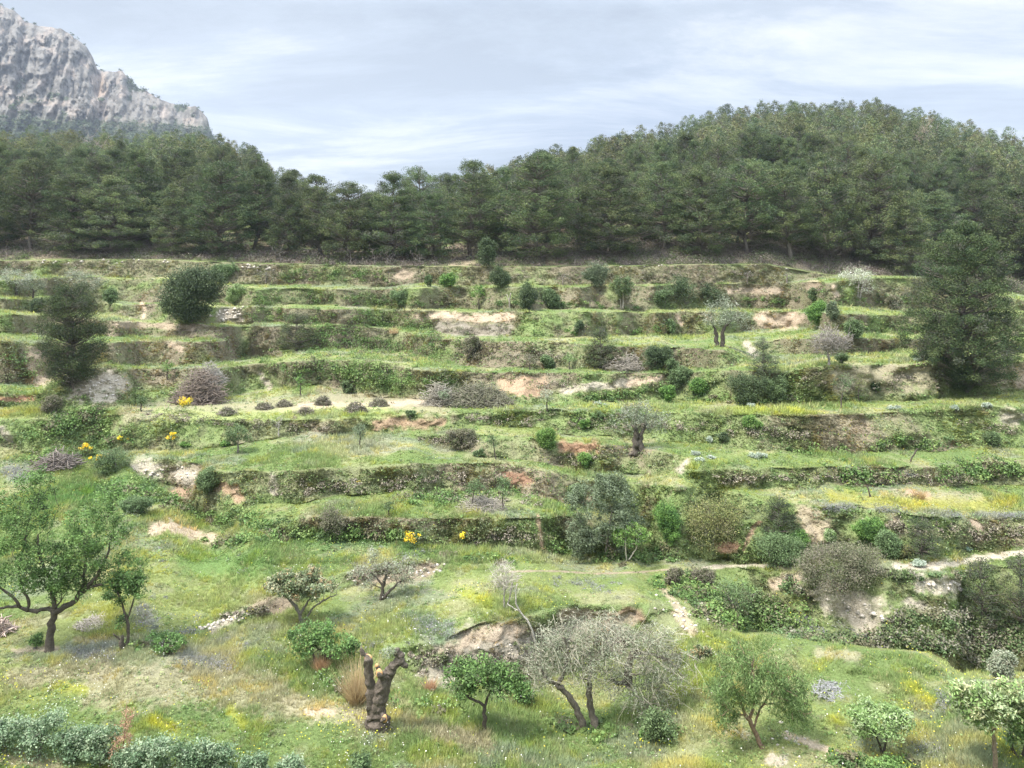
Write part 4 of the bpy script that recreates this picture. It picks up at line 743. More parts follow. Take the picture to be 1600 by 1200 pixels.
plant('bare_shrub', 'pale leafless shrub with fine whitish twigs above the earth bank mid meadow', 'shrub', 789, 948, [(0,48,24,26,40)], 'silver', per=8, leaf=.05, r_leafball=.16, hollow=.1, bark=C(.42,.38,.33), stems=[[(0,0,2),(-2,16,1.6),(2,36,1)],[(2,0,1.8),(8,18,1.4),(12,40,1)]], twigs=(520,.22,.005,-.2), stem_name='branches', crown_name='foliage')
plant('dead_bough', 'bare pale bough curving out from the olive towards the meadow lip', 'branch', 838, 1010, [], 'silver', per=0, bark=C(.40,.37,.32), stems=[[(0,0,2.6),(-8,34,2.2),(-26,56,1.8),(-34,74,1.4),(-30,100,1)],[(-26,56,1.3),(-44,66,.8)]], stem_name='limb')
# --- the sawn-off trunk
def sawn():
    u, vb = 590, 1137; p = ground_pt(u, vb); m = p[1]/F; r = np.random.default_rng(5)
    t = thing('sawn_tree', tuple(p), 'thick dark old trunk sawn off short with fresh orange cut faces', 'tree trunk')
    P = lambda a: [(x*m, z*m, y*m) for x, y, z in a]
    def limb(pts, rad, n=16):
        q = curve(P(pts), n, r, .006); rr = .82 * np.interp(np.linspace(0, 1, n), np.linspace(0, 1, len(rad)), rad) * m * (1 + .10*r.normal(size=n).clip(-1.2, 1.2)); return q, rr
    body = [limb([(0,-3,0),(0,20,0),(2,45,0),(8,66,0),(18,86,0)], [21,16,15,13,11]), limb([(-8,-3,2),(-8,28,2),(-10,58,1),(-14,80,0),(-15,108,0)], [12,12,10,8.5,8.5]), limb([(14,80,0),(24,96,0),(34,104,2)], [11,9,8]), limb([(30,100,2),(37,108,3),(28,116,3),(30,121,2)], [8,7,6.5,5]), limb([(34,104,2),(42,98,2),(44,93,3)], [7,5,3.5]),
            limb([(8,-4,-4),(14,12,-4),(17,20,-5)], [10,8,5]), limb([(-12,-4,-4),(-14,12,-4),(-8,24,-5)], [9,7,5]), limb([(10,24,-8),(13,24,-15)], [7,5.8], 5), limb([(10,84,-6),(6,92,-13)], [7,6.2], 5), limb([(6,86,-2),(0,98,-3)], [3.5,2.6], 6), limb([(-18,108,2),(-23,114,2),(-26,122,2)], [4.5,4,2.5], 7), limb([(16,-4,0),(26,-3,2)], [7,3], 6)]
    v, q = tubes(body, 14); n = r.normal(size=v.shape); w = fbm(v[:, 0]*14, v[:, 1]*14, v[:, 2]*4, s=8, o=4) - .5; w2 = fbm(v[:, 0]*30+9, v[:, 1]*30, v[:, 2]*6, s=9, o=2) - .5; v = v + np.stack([w + .5*w2, w*.7 + .5*w2, 0*w], 1) * .13
    link('trunk', mesh_np('trunk', v, fixq(q), M_bark, np.ones((len(v), 3)) * C(.115,.095,.08), smooth=False), t); tr_ = t.children[0] if t.children else [o for o in COL.objects if o.parent == t][0]
    md = tr_.modifiers.new('weld', 'REMESH'); md.mode = 'VOXEL'; md.voxel_size = .013; tr_.data.materials.clear(); tr_.data.materials.append(material('old_bark', (.115,.095,.078), rough=.95, noise=[(9, .6, 1.4, 6), (40, .7, 1.3, 4)], bump=(26, 1.0, .04), attr=False, spec=.1))
    SC.view_layers[0].update(); dg = bpy.context.evaluated_depsgraph_get(); nm = bpy.data.meshes.new_from_object(tr_.evaluated_get(dg)); tr_.modifiers.clear(); tr_.data = nm
    nm.polygons.foreach_set('use_smooth', np.ones(len(nm.polygons), bool))
    for (x, y, z, ra, nx, nz_, ny) in ((-15,108,-1.2,5.8,-.15,.45,-.9), (5,93,-14,5.0,-.15,.15,-1), (13.5,24,-16,4.4,.1,.1,-1), (-1,99,-3,2.2,-.5,.5,-.7)):
        nrm = np.array([nx, ny, nz_]); nrm /= np.linalg.norm(nrm); a = np.cross(nrm, [0, 0, 1]); a /= np.linalg.norm(a); b = np.cross(nrm, a); th = np.linspace(0, 2*np.pi, 19)[:-1]; k = 1 + .08*np.sin(3*th + x); c = np.array([x*m, z*m, y*m]) + nrm*.012
        ring = c + (np.cos(th)[:, None]*a + np.sin(th)[:, None]*b*1.25) * (ra*m*k)[:, None]; back_ = ring - nrm*.05; V = np.concatenate([[c + nrm*.004], ring, back_]); i = np.arange(18)
        tri = np.stack([0*i, 1+i, 1+(i+1) % 18], 1); qd = np.stack([1+i, 19+i, 19+(i+1) % 18, 1+(i+1) % 18], 1); link('cut_face', mesh_np('cut_face', V, [tri, qd], M_wood, np.concatenate([[C(.36,.19,.09)], np.ones((18, 3))*C(.55,.31,.14), np.ones((18, 3))*C(.3,.2,.12)])), t)
    cl = crown_pts(20, (18*m, 0, 118*m), 12*m, 8*m, 12*m, r, .2); v, f, c = foliage(cl, 16, .12, .06, .25, r, PAL['olive']); link('foliage', mesh_np('foliage', v, f, M_leaf, c), t)
sawn()
# --- tangles of cut wood
def tangle(name, label, u, vb, w, h, col, n, cat='brush pile', leaves=None, rad=.010, part='twigs', group=None, ln=.6):
    pseed[0] += 1; r = np.random.default_rng(pseed[0]); p = ground_pt(u, vb); m = p[1]/F; t = thing(name, tuple(p), label, cat, group); paths = []
    for _ in range(n):
        a = r.random()*6.283; q = r.random()**.6; x, y = np.cos(a)*q*w/2*m, np.sin(a)*q*w/2*m*.8; z = r.random()**1.2 * h*m * (1 - q**2*.85); d = r.normal(size=3); d[2] *= .45; d /= np.linalg.norm(d); l = ln*r.uniform(.4, 1.3); c = np.array([x, y, max(z, .02)])
        a_, b_ = c - d*l/2, c + d*l/2; a_[2] = max(a_[2], 0); b_[2] = max(b_[2], 0); k = rad*r.uniform(.6, 2.0); paths.append((np.array([a_, c + r.normal(size=3)*.09*l, b_]), np.array([k, k*.8, k*.4])))
    v, q = tubes(paths, 4); link(part, mesh_np(part, v, fixq(q), M_twig, np.ones((len(v), 3)) * col), t)
    if leaves:
        n2 = int(n*1.1); a = r.random(n2)*6.283; q = r.random(n2)**.6; P = np.stack([np.cos(a)*q*w/2*m, np.sin(a)*q*w/2*m*.8, r.random(n2)*h*m*(1-q**2*.85)], 1); v, f, c = foliage(P, 14, .16, .09, .4, r, PAL[leaves]); link('withered_leaves', mesh_np('withered_leaves', v, f, M_leaf, c), t)
    return t
tangle('brush_pile', 'big heap of purplish brown cut branches against the bank on the mown terrace', 312, 629, 72, 52, C(.19,.155,.13), 900, rad=.014, ln=1.1)
tangle('brush_pile', 'tall loose grey heap of twigs behind the big brown heap', 330, 600, 40, 36, C(.28,.26,.235), 420, rad=.010, ln=.8)
tangle('brush_pile', 'long dark heap of leafy olive cuttings below the orange earth cut', 745, 634, 118, 34, C(.15,.145,.105), 900, leaves='brown', rad=.013, ln=1.0)
tangle('brush_pile', 'pale tangled boughs at the left end of the long leafy heap', 688, 633, 52, 36, C(.25,.23,.19), 300, rad=.013, ln=1.2)
tangle('brush_pile', 'low heap of grey twigs left of the dark green bush at mid hillside', 980, 574, 68, 18, C(.25,.225,.19), 500, rad=.011, ln=.8)
tangle('brush_pile', 'flat grey heap of twigs behind two young almonds at mid slope', 752, 794, 70, 16, C(.27,.245,.21), 420, rad=.008, ln=.6)
tangle('brush_pile', 'dark fallen boughs by the yellow broom at the far left', 88, 727, 54, 16, C(.17,.145,.13), 260, rad=.016, ln=1.0)
tangle('brush_pile', 'heap of sawn pinkish offcuts at the left picture edge in the meadow', 2, 988, 36, 26, C(.42,.33,.29), 160, rad=.012, ln=.35)
tangle('brush_pile', 'pile of pale chopped sticks on the grass behind the large almond', 152, 975, 62, 5, C(.34,.31,.27), 420, rad=.006, ln=.25)
tangle('brush_pile', 'bluish grey ash and sticks patch in the grass at right foreground', 1305, 1082, 70, 4, C(.25,.25,.25), 420, rad=.006, ln=.22)
for x, y, w, h, lb in ((355,648,26,10,'first bundle of cuttings right of the yellow broom on the mown terrace'), (413,639,26,10,'bundle of cuttings behind two others left of the terrace centre'), (444,635,22,10,'small bundle of cuttings farthest back on the mown terrace'), (477,648,26,12,'greenish bundle of cuttings nearest the lip of the mown terrace'), (504,632,22,14,'dark upright bundle of cuttings beside the bare soil'), (556,644,36,16,'largest dark bundle of cuttings on the bare soil'), (592,635,28,14,'bundle of cuttings at the right end of the row on bare soil')):
    tangle('cuttings_bundle', lb, x, y, w, h, C(.20,.175,.15), 130, cat='cuttings', leaves='brown', rad=.009, ln=.45, group='bundles of cuttings on the mown terrace')
# --- big shrubs of the middle ground
plant('mastic_bush', 'biggest rounded grey green bush in the middle of the lower terraces', 'bush', 945, 870, [(-4,72,54,54,150),(-34,34,26,34,40),(34,40,30,36,40),(8,112,26,20,26)], 'greyg', per=90, leaf=.075, r_leafball=.24, hollow=.6, lump=.22, crown_name='foliage', stem_name='stem')
plant('small_tree', 'light green young tree with two white stems in front of the biggest bush', 'tree', 982, 876, [(6,42,28,20,56),(-16,40,14,12,12)], 'bright', per=44, leaf=.06, r_leafball=.14, hollow=.4, bark=C(.48,.44,.36), stems=[[(-3,0,1.7),(-4,16,1.4),(-5,32,1)],[(0,2,1.5),(8,12,1.2),(16,26,.9)]])
bush('bush', 'bright green sprawling bush peeping out left of the biggest bush', 898, 782, 44, 32, 'mid')
bush('spurge_bush', 'wide ochre tipped bush hanging over shaded red earth', 1108, 862, 128, 98, 'ochre', n=190, per=80, lump=.35)
bush('mastic_bush', 'tall bright green bush between the biggest bush and the ochre one', 1043, 846, 46, 76, 'bright', per=80)
bush('mastic_bush', 'green bush with glossy tips left of the wide brown grey bush', 1214, 886, 96, 62, 'mid', per=90)
bush('mastic_bush', 'vivid green clump on the right shoulder of the green bush by the brown grey one', 1244, 866, 46, 40, 'bright', per=70)
bush('buckthorn_bush', 'wide brown grey bush overhanging the pale cliff', 1316, 924, 168, 86, 'brown', n=240, per=90, lump=.3)
bush('bush', 'dark green bush growing through the front of the wide brown grey bush', 1336, 900, 44, 50, 'mid')
bush('mastic_bush', 'bright green two lobed bush on the bank above the pale track', 1362, 842, 62, 40, 'bright', per=80)
bush('mastic_bush', 'green bush hanging down right of the bright two lobed bush', 1390, 868, 44, 44, 'mid')
bush('bush', 'yellowish green ball bush on the bank left of the bright two lobed bush', 1296, 846, 24, 22, 'lgreen')
bush('bush', 'grassy olive bush between the cone pine and the two lobed bush', 1412, 872, 34, 26, 'ochre')
bush('juniper_bush', 'grey green silvery bush at the right edge under the young pines', 1566, 1062, 48, 50, 'silver')
bush('bush', 'dusty green bush at the left start of the pale track', 1436, 884, 22, 12, 'cushion')
bush('fig_shrub', 'shrub with pale bare stems and fresh leaves below the start of the pale track', 1150, 958, 88, 66, 'mid', n=80, per=36, lump=.4)
bush('bush', 'brown green bush on the brow right of the trodden path', 1052, 912, 34, 28, 'brown')
bush('bush', 'brownish bush on the brow above the shrub with pale stems', 1100, 914, 44, 30, 'brown')
bush('oak_bush', 'very large round dark green bush on the upper left terraces', 301, 500, 112, 96, [c*.85 for c in PAL['dark']], n=170, per=190, lump=.3, leaf=.12, hollow=.75)
bush('bush', 'dark green low bush behind the round one at the upper left lip', 350, 436, 46, 30, 'mid')
bush('olive_tree', 'pale sage bush right beside the very large round bush', 368, 474, 36, 38, 'lgreen', cat='bush')
plant('olive_tree', 'grey olive tree at the far left of the upper terraces', 'tree', 26, 463, [(-4,26,22,18,46),(-30,24,16,14,20)], 'olive', per=60, leaf=.13, aspect=.3, r_leafball=.5, hollow=.5, bark=BARKD, stems=[[(0,0,2.5),(-1,10,2),(0,20,1.4)]])
plant('olive_tree', 'smaller hazy grey olive right of the far left olive', 'tree', 52, 466, [(0,24,12,16,26)], 'olive', per=50, leaf=.13, aspect=.3, r_leafball=.45, hollow=.5, bark=BARKD, stems=[[(0,0,2),(0,14,1.4)]])
plant('olive_tree', 'pale grey olive behind the top of the leaning pine', 'tree', 128, 462, [(0,22,34,14,50),(-8,34,14,8,12)], 'olive', per=50, leaf=.13, aspect=.3, r_leafball=.45, hollow=.5, stems=[[(0,0,2),(0,14,1.4)]])
bush('bush', 'soft green bush right of the leaning pine crown on the second terrace', 172, 474, 30, 28, 'mid')
bush('mastic_bush', 'dark green bush left of the leaning pine under the second lip', 58, 488, 30, 26, 'dark')
bush('bush', 'dusky purple brown bush under the foot of the leaning pine', 80, 646, 36, 34, 'brown')
bush('bush', 'dark green rounded bush on the eroded corner left of centre', 326, 768, 44, 46, 'mid', leaf=.06)
bush('bush', 'dark brown thorny bush on the lowest terrace lip left of centre', 528, 834, 64, 44, 'brown', n=110)
bush('bush', 'wide olive green bush beside yellow broom at the left', 178, 737, 76, 44, 'mid', n=110)
bush('bush', 'green tuft bush on the left valley side above the heath', 215, 800, 60, 30, 'mid')
plant('small_tree', 'small round green tree on the second broad terrace left of centre', 'tree', 371, 708, [(0,32,20,14,36)], 'mid', per=60, leaf=.075, r_leafball=.2, stems=[[(0,0,2),(1,16,1.4),(0,26,1)]])
bush('mastic_bush', 'bright green low ball left of the small round tree', 352, 698, 22, 12, 'bright')
bush('mastic_bush', 'pale bright green ball right under the brown bank left of centre', 292, 700, 20, 11, 'bright')
bush('bush', 'brown grey bush on the bank between the earth cut and the green ball', 722, 697, 60, 32, 'brown')
bush('mastic_bush', 'vivid green ball bush on red earth in the centre of the slope', 856, 702, 36, 38, 'bright', per=90)
bush('mastic_bush', 'flat vivid green cushion below and right of the ball on red earth', 919, 728, 34, 24, 'bright', per=80)
bush('mastic_bush', 'green tuft on the bank left of the gnarled hollow olive', 916, 668, 26, 18, 'bright')
bush('mastic_bush', 'green tuft nearer the gnarled hollow olive on the bank', 940, 656, 18, 16, 'mid')
bush('mastic_bush', 'bright green bush hanging over the right hand bank at mid slope', 1174, 672, 36, 26, 'bright')
bush('bush', 'dark green tuft under the bank left of the hanging bright bush', 1130, 690, 22, 18, 'dark')
plant('olive_tree', 'gnarled old olive with hollow twisted trunk and thin crown at mid slope', 'tree', 997, 706, [(-14,52,32,18,46),(28,50,26,20,34),(4,66,28,12,20)], 'olive', per=40, leaf=.085, aspect=.3, r_leafball=.26, hollow=.3, bark=BARKD*1.1, stems=[[(-3,0,9),(-4,16,7),(-2,30,6),(-8,42,2.5)],[(5,0,8),(3,18,6),(6,34,4),(14,46,2)],[(8,0,4),(22,-3,2)],[(-6,0,4),(-14,-2,2)]], twigs=(120,.3,.008,.1))
plant('olive_tree', 'old olive with thick split dark trunk on the terrace right of centre', 'tree', 1125, 542, [(-2,52,24,22,50),(26,44,26,16,36),(8,70,18,12,16)], 'olive', per=40, leaf=.11, aspect=.3, r_leafball=.36, hollow=.3, bark=BARKD, stems=[[(-5,0,5),(-5,16,4.5),(-7,28,3),(-12,40,1.5)],[(4,0,5),(4,16,4.5),(5,30,3),(18,44,1.5)],[(6,0,3.5),(18,-3,2)]])
bush('boulder_bush', 'dark green dense bush right of the low twig heap at mid hillside', 1026, 577, 46, 44, 'dark', per=90)
bush('bush', 'thin tall green bush by the right flank of the dense dark bush', 1052, 590, 26, 34, 'mid')
plant('bare_tree', 'leafless grey tree with a round head of twigs on the right terraces', 'tree', 1296, 570, [(0,38,28,19,70)], 'grey', per=10, leaf=.09, aspect=.2, r_leafball=.26, hollow=.2, bark=C(.25,.225,.205), stems=[[(0,0,3.4),(-1,14,2.6),(-3,22,2)],[(-3,20,2),(8,32,1.4)]], twigs=(700,.36,.011,-.4))
bush('mastic_bush', 'vivid green round bush beside the little earth path on the right', 1278, 505, 42, 40, 'bright', per=90)
bush('mastic_bush', 'smaller dark green bush just above the vivid round one by the path', 1273, 470, 28, 24, 'mid')
bush('bush', 'dull grey green bush between the vivid round bush and the darker one', 1302, 500, 26, 30, 'greyg')
bush('mastic_bush', 'mid green spreading bush right of the vivid round one by the path', 1334, 528, 40, 32, 'mid', per=80)
bush('mastic_bush', 'small green bush right of the leafless grey tree', 1314, 568, 24, 20, 'mid')
bush('mastic_bush', 'dark green bush at the left foot of the great dark pine', 1453, 566, 32, 32, 'dark')
bush('juniper_bush', 'dark bushy mass tucked under the foot of the great dark pine', 1512, 612, 76, 62, 'dark', n=120, per=90)
bush('bush', 'grey brown bush on the slope left of the great dark pine', 1396, 484, 34, 28, 'brown')
plant('blossoming_tree', 'white blossoming bare branched tree at the edge of the wood on the right', 'tree', 1341, 464, [(0,34,28,12,60),(0,18,24,12,20)], [C(.46,.50,.38), C(.56,.58,.48), C(.30,.35,.20)], per=26, leaf=.10, r_leafball=.3, hollow=.5, bark=C(.33,.30,.27), stems=[[(0,0,2),(-4,14,1.4),(-12,28,.9)],[(2,0,2),(6,16,1.4),(14,30,.9)],[(0,2,1.6),(0,20,1.1)]], twigs=(300,.5,.012,-.3), crown_name='blossom')
bush('mastic_bush', 'green bushes mass under the young pine right of centre', 1168, 630, 70, 60, 'dark', n=120, per=80)
bush('bush', 'olive green bush right half of the mass under the young pine', 1210, 632, 46, 46, 'mid')
bush('mastic_bush', 'bright green bush left of the mass under the young pine', 1090, 618, 40, 32, 'bright', per=80)
bush('mastic_bush', 'bright green bush lower left of its twin beside the pale earth wedge', 1043, 628, 28, 34, 'bright', per=80)
bush('bush', 'soft olive bush behind the two bright bushes at mid slope', 1062, 606, 40, 38, 'mid')
plant('small_tree', 'bright round topped tree on pale stems below the top terrace lip', 'tree', 973, 481, [(0,36,15,15,46)], 'mid', per=60, leaf=.12, r_leafball=.36, bark=C(.33,.3,.25), stems=[[(0,0,1.6),(1,14,1.2),(0,26,.9)],[(-3,0,1.4),(-4,16,1)]])
bush('mastic_bush', 'tall dark green bush at the centre of the third terrace from the top', 824, 484, 42, 52, 'dark', per=80)
bush('bush', 'fresh green bush leaning right of the tall dark one at the third terrace', 862, 482, 42, 34, 'mid')
plant('almond_tree', 'tiny bright almond tree on the third terrace left of the tall dark bush', 'tree', 748, 484, [(0,28,13,9,26)], 'bright', per=40, leaf=.10, r_leafball=.26, bark=BARKD, stems=[[(0,0,1.3),(0,14,1),(4,24,.7)]])
plant('pollard_stump', 'dead pale pollard stump left of the tall dark bush', 'tree stump', 797, 484, [], 'grey', per=0, bark=C(.28,.25,.21), stems=[[(0,0,1.8),(-1,14,1.5),(1,26,1.2)],[(-1,12,1.2),(-5,24,.9)]])
bush('mastic_bush', 'dark bush hanging below the top lip right of the bright pair', 784, 449, 40, 34, 'dark')
bush('mastic_bush', 'bright green wider bush of the pair below the top lip', 700, 448, 34, 24, 'bright')
bush('mastic_bush', 'smaller darker bush of the pair below the top lip', 668, 448, 18, 22, 'mid')
bush('olive_tree', 'grey sage bushy tree on the top lip right of centre', 930, 447, 42, 42, 'greyg', cat='bush')
bush('mastic_bush', 'left of the dark bushes grouped on the third terrace right of centre', 1038, 481, 46, 46, 'mid', n=70)
bush('mastic_bush', 'middle and broadest of the dark bushes grouped on the third terrace', 1075, 481, 60, 56, 'dark', n=90)
bush('mastic_bush', 'right hand of the dark bushes grouped on the third terrace', 1114, 481, 42, 44, 'dark', n=60)
bush('oak_bush', 'blackish green column bush at the foot of the wood right of the tan bank', 763, 417, 46, 54, 'dark', per=90, n=90)
bush('bush', 'grey bush on the bank below the pale lip left of centre', 628, 478, 44, 30, 'mid')
bush('bush', 'dark grey green bush by pale stones at mid hillside', 735, 556, 34, 36, 'brown')
bush('bush', 'small bush at the fringe of the tangled scrub above the mown terrace', 543, 614, 22, 24, 'mid')
bush('bush', 'green bush between two young almonds on the fourth terrace', 855, 575, 30, 24, 'mid')
bush('bush', 'round bush beside the path slit on the bank right of centre', 1046, 522, 20, 26, 'mid')
bush('bush', 'small dark bush on the third bank right of centre', 905, 518, 22, 20, 'dark')
bush('bush', 'small dark bush below the brown bank on the right', 1368, 612, 20, 20, 'dark')
bush('bush', 'dark green bush near the right end of the long bank', 1548, 698, 34, 26, 'mid')
bush('bush', 'low green tuft on the lip of the mown terrace', 641, 650, 18, 12, 'mid')
bush('bush', 'round green tuft left of the small leaning trunk on the lower broad terrace', 748, 714, 20, 14, 'mid')
def small_tree(label, u, vb, h, w, cols, lean=0, name='almond_tree', per=34, n=26, bark=BARKD):
    m = depth_at(u, vb)/F; return plant(name, label, 'tree', u, vb, [(lean, h*.70, w*.42, h*.26, n)], cols, per=per, leaf=max(.06, 1.9*m), r_leafball=w*.16*m+.06, hollow=.3, bark=bark, stems=[[(0,0,1.7),(lean*.3-1,h*.25,1.3),(lean*.6,h*.48,1.1),(lean,h*.7,.7)]])
small_tree('young almond with a bare lower stem at mid slope above the twig heap', 786, 797, 56, 28, 'mid'); small_tree('young almond left of its twin above the flat twig heap', 738, 794, 50, 36, 'mid', 3)
small_tree('little palm like sprouting trunk on the left terraces', 262, 594, 32, 22, 'bright', n=14); small_tree('small pollard with green tuft at the left end of the bundles', 470, 618, 36, 14, 'bright', n=12)
small_tree('small crooked tree with round head on the broad terrace below the red bank', 563, 699, 38, 26, 'greyg'); small_tree('thin leaning trunk with sparse leaves left of the vivid cushion', 776, 719, 42, 30, 'mid', -6, n=14)
small_tree('tiny almond on the fourth terrace left of its twin', 828, 577, 24, 30, 'brown', n=22); small_tree('tiny almond with a yellowish head on the fourth terrace', 890, 577, 26, 22, 'lgreen', n=20)
small_tree('small silvery sapling on the grassy lip right of the long leafy heap', 855, 641, 34, 28, 'silver'); small_tree('pruned small almond with a leaning dark trunk on the right terrace lip', 1314, 638, 56, 34, 'mid', 5, n=16)
small_tree('thin sapling right of the pruned small almond', 1342, 628, 44, 20, 'ochre', n=12); small_tree('small dark sapling before the mown terrace near the broom', 221, 643, 26, 18, 'mid')
small_tree('tiny tree at the left end of the long leafy heap', 692, 637, 30, 20, 'greyg', n=14); small_tree('bare pale sapling on the bank below the mown terrace', 436, 682, 34, 34, 'grey', n=8, per=10, bark=BARKP)
small_tree('small dark sapling on the lowest terrace left of the yellow daisies', 608, 806, 26, 18, 'mid', n=10)
for x, y, h, w, lb in ((1168,443,24,20,'bare little tree on the top terrace right of centre'), (1230,442,20,20,'bare little tree nearest the earth path on the top terrace'), (880,446,20,20,'bare little tree left of the sage bush below the top lip'), (416,444,22,34,'grey spreading bare tree on the upper left bank')):
    small_tree(lb, x, y, h, w, 'grey', name='bare_tree', per=4, n=14, bark=C(.20,.17,.15))
pseed[0] = 900
for x, hh_, lb in ((438,30,'first bare tree from the left in the grey thicket at the foot of the wood'), (486,26,'bare tree in the thicket left of the paler gap'), (548,30,'widest bare tree of the thicket below the dark dense pine'), (586,32,'bare tree in the thicket under the dip of the skyline'), (606,26,'bare tree close right of the one under the dip'), (655,28,'last bare tree on the right of the grey thicket')):
    r = np.random.default_rng(int(x)); D = float(np.interp(x, us, D0)) + .9; p = wood_pt(x, D); m = D/F; t = thing('bare_tree', tuple(p), lb, 'tree', 'bare trees of the thicket'); cl = crown_pts(26, (0,0,hh_*.65*m), hh_*.55*m, hh_*.5*m, hh_*.36*m, r, .2)
    v, q = tubes(limbs([(curve([(0,0,-.1),(.05,0,hh_*.2*m),(0,0,hh_*.4*m)], 7, r, .02), np.linspace(.07, .04, 7))], cl, r, tip=.014), 5); link('branches', mesh_np('branches', v, fixq(q), M_bark, np.ones((len(v), 3)) * C(.19,.165,.15)), t)
def bare_in_wood(label, u, D, H, Wd, colr):
    r = np.random.default_rng(int(u)); p = wood_pt(u, D); t = thing('bare_tree', tuple(p), label, 'tree'); cl = crown_pts(70, (0,0,H*.66), Wd*.5, Wd*.5, H*.34, r, .2); pa = limbs([(curve([(0,0,-.2),(.1,0,H*.35),(0,0,H*.6)], 8, r, .03), np.linspace(.13, .06, 8))], cl, r, tip=.02)
    for b in cl[r.integers(0, 70, 420)]: pa.append((np.array([b, b + r.normal(size=3)*[.4,.4,.4] + [0,0,.25]]), np.array([.016, .008])))
    v, q = tubes(pa, 4); link('branches', mesh_np('branches', v, fixq(q), M_bark, np.ones((len(v), 3)) * colr), t)
bare_in_wood('pinkish grey leafless tree among the pines of the left hill', 158, 104, 9.5, 4.4, C(.36,.30,.27)); bare_in_wood('grey dead tree among the pines at the right end of the big hill', 1512, 96, 8.5, 3.4, C(.30,.27,.25)); bare_in_wood('pale brown leafless tree high on the right shoulder of the big hill', 1450, 118, 9., 3.6, C(.33,.27,.22))
# leaning dead stick, short post
plant('leaning_stick', 'dark bare leaning stick poking up from the right hand terrace', 'branch', 1421, 722, [], 'grey', per=0, bark=BARKD*.8, stems=[[(0,0,1.6),(6,12,1.4),(13,22,1.6)]], stem_name='stick')
plant('tree_stump', 'short dark crooked stump on the yellowish terrace at right', 'tree stump', 1361, 776, [], 'grey', per=0, bark=BARKD, stems=[[(0,0,2.2),(-3,8,1.8),(-6,18,1.2)]])
# yellow broom and daisies
def broom(label, u, vb, w, h, n=22, name='broom_bush'):
    pseed[0] += 1; r = np.random.default_rng(pseed[0]); p = ground_pt(u, vb); m = p[1]/F; t = thing(name, tuple(p), label, 'broom'); cl = crown_pts(n, (0,0,h*.45*m), w*.4*m, w*.35*m, h*.40*m, r, .3)
    v, f, c = foliage(cl, 40, .16*h*m + .06, max(.05, 1.8*m), .3, r, PAL['mid']); link('foliage', mesh_np('foliage', v, f, M_leaf, c), t)
    tips = cl[cl[:, 2] > np.median(cl[:, 2])*.95] + [0, 0, .16*h*m]; v, f, c = foliage(tips, 34, .13*h*m + .05, max(.05, 1.7*m), .8, r, [C(.72,.50,.02), C(.80,.60,.03), C(.62,.44,.03)], up=.6); link('blossom', mesh_np('blossom', v, f, M_leaf, c), t)
broom('yellow flowering broom at the left on the mown terrace', 288, 648, 32, 26); broom('yellow broom on the slope above the fallen dark boughs', 135, 712, 18, 22, 12); broom('wide pale yellow broom left of the wide olive green bush', 160, 728, 40, 20, 18); broom('small yellow broom on the bank under the mown terrace', 266, 694, 20, 18, 10); broom('yellow broom above the wide olive green bush', 194, 694, 24, 12, 10)
broom('clump of golden daisies by the bank of the lowest terrace', 644, 858, 26, 26, 12, 'daisy_clump'); broom('small pale yellow flower clump on the dark bank left of centre', 560, 766, 14, 16, 6, 'daisy_clump'); broom('tiny yellow flower clump right of the golden daisies', 723, 850, 10, 18, 5, 'daisy_clump')
# silvery cushions
for i, (x, y, w, h, lb) in enumerate(((1110,692,16,12,'small silver cushion plant highest beside the pale path head'), (1086,712,18,10,'silver cushion plant left of the pair by the pale path head'), (1094,722,22,9,'low wide silver cushion by the pale path head'), (1112,718,16,9,'silver cushion right of the low wide one'), (1180,716,24,11,'broad silver cushion on the grassy right terrace'), (1194,715,14,9,'small silver cushion touching the broad one'), (1174,638,12,9,'small white green cushion under the green mass'), (935,634,26,8,'pale cushion row left end on the grassy lip at centre'), (1543,636,18,9,'pale cushion at the right end of the long grassy lip'), (1436,566,16,8,'pale cushion left of the dark bush at the great pine'), (1494,640,16,8,'pale cushion left of the right end of the long grassy lip'), (1395,640,26,9,'greyish cushion in the middle of the long grassy lip'))):
    bush('cushion_plant', lb, x, y, w, h, 'cushion', cat='cushion plant', n=14, per=40, group='silver cushion plants')
# agave
def agave():
    p = ground_pt(1511, 860); m = p[1]/F; t = thing('agave', tuple(p), 'pale blue agave rosette under the bank beside the pale track', 'agave'); r = np.random.default_rng(3); V, Q, o = [], [], 0
    for i in range(30):
        a = i*2.4; el = .25 + 1.1*i/30; L_ = 9*m*(1 - .2*i/30); d = np.array([np.cos(a)*np.cos(el), np.sin(a)*np.cos(el), np.sin(el)]); s = np.cross(d, [0,0,1]); s /= np.linalg.norm(s); n_ = np.cross(s, d); w = 1.5*m
        V += [d*0 - s*w*.7, d*0 + s*w*.7, d*L_*.5 - s*w + n_*w*.3, d*L_*.5 - n_*w*.3, d*L_*.5 + s*w + n_*w*.3, d*L_*1.05]; Q += [(o, o+3, o+2), (o, o+1, o+3), (o+1, o+4, o+3), (o+2, o+3, o+5), (o+3, o+4, o+5)]; o += 6
    link('leaves', mesh_np('leaves', np.array(V), np.array(Q), M_leaf, np.ones((len(V), 3)) * C(.34,.46,.42)), t)
agave()
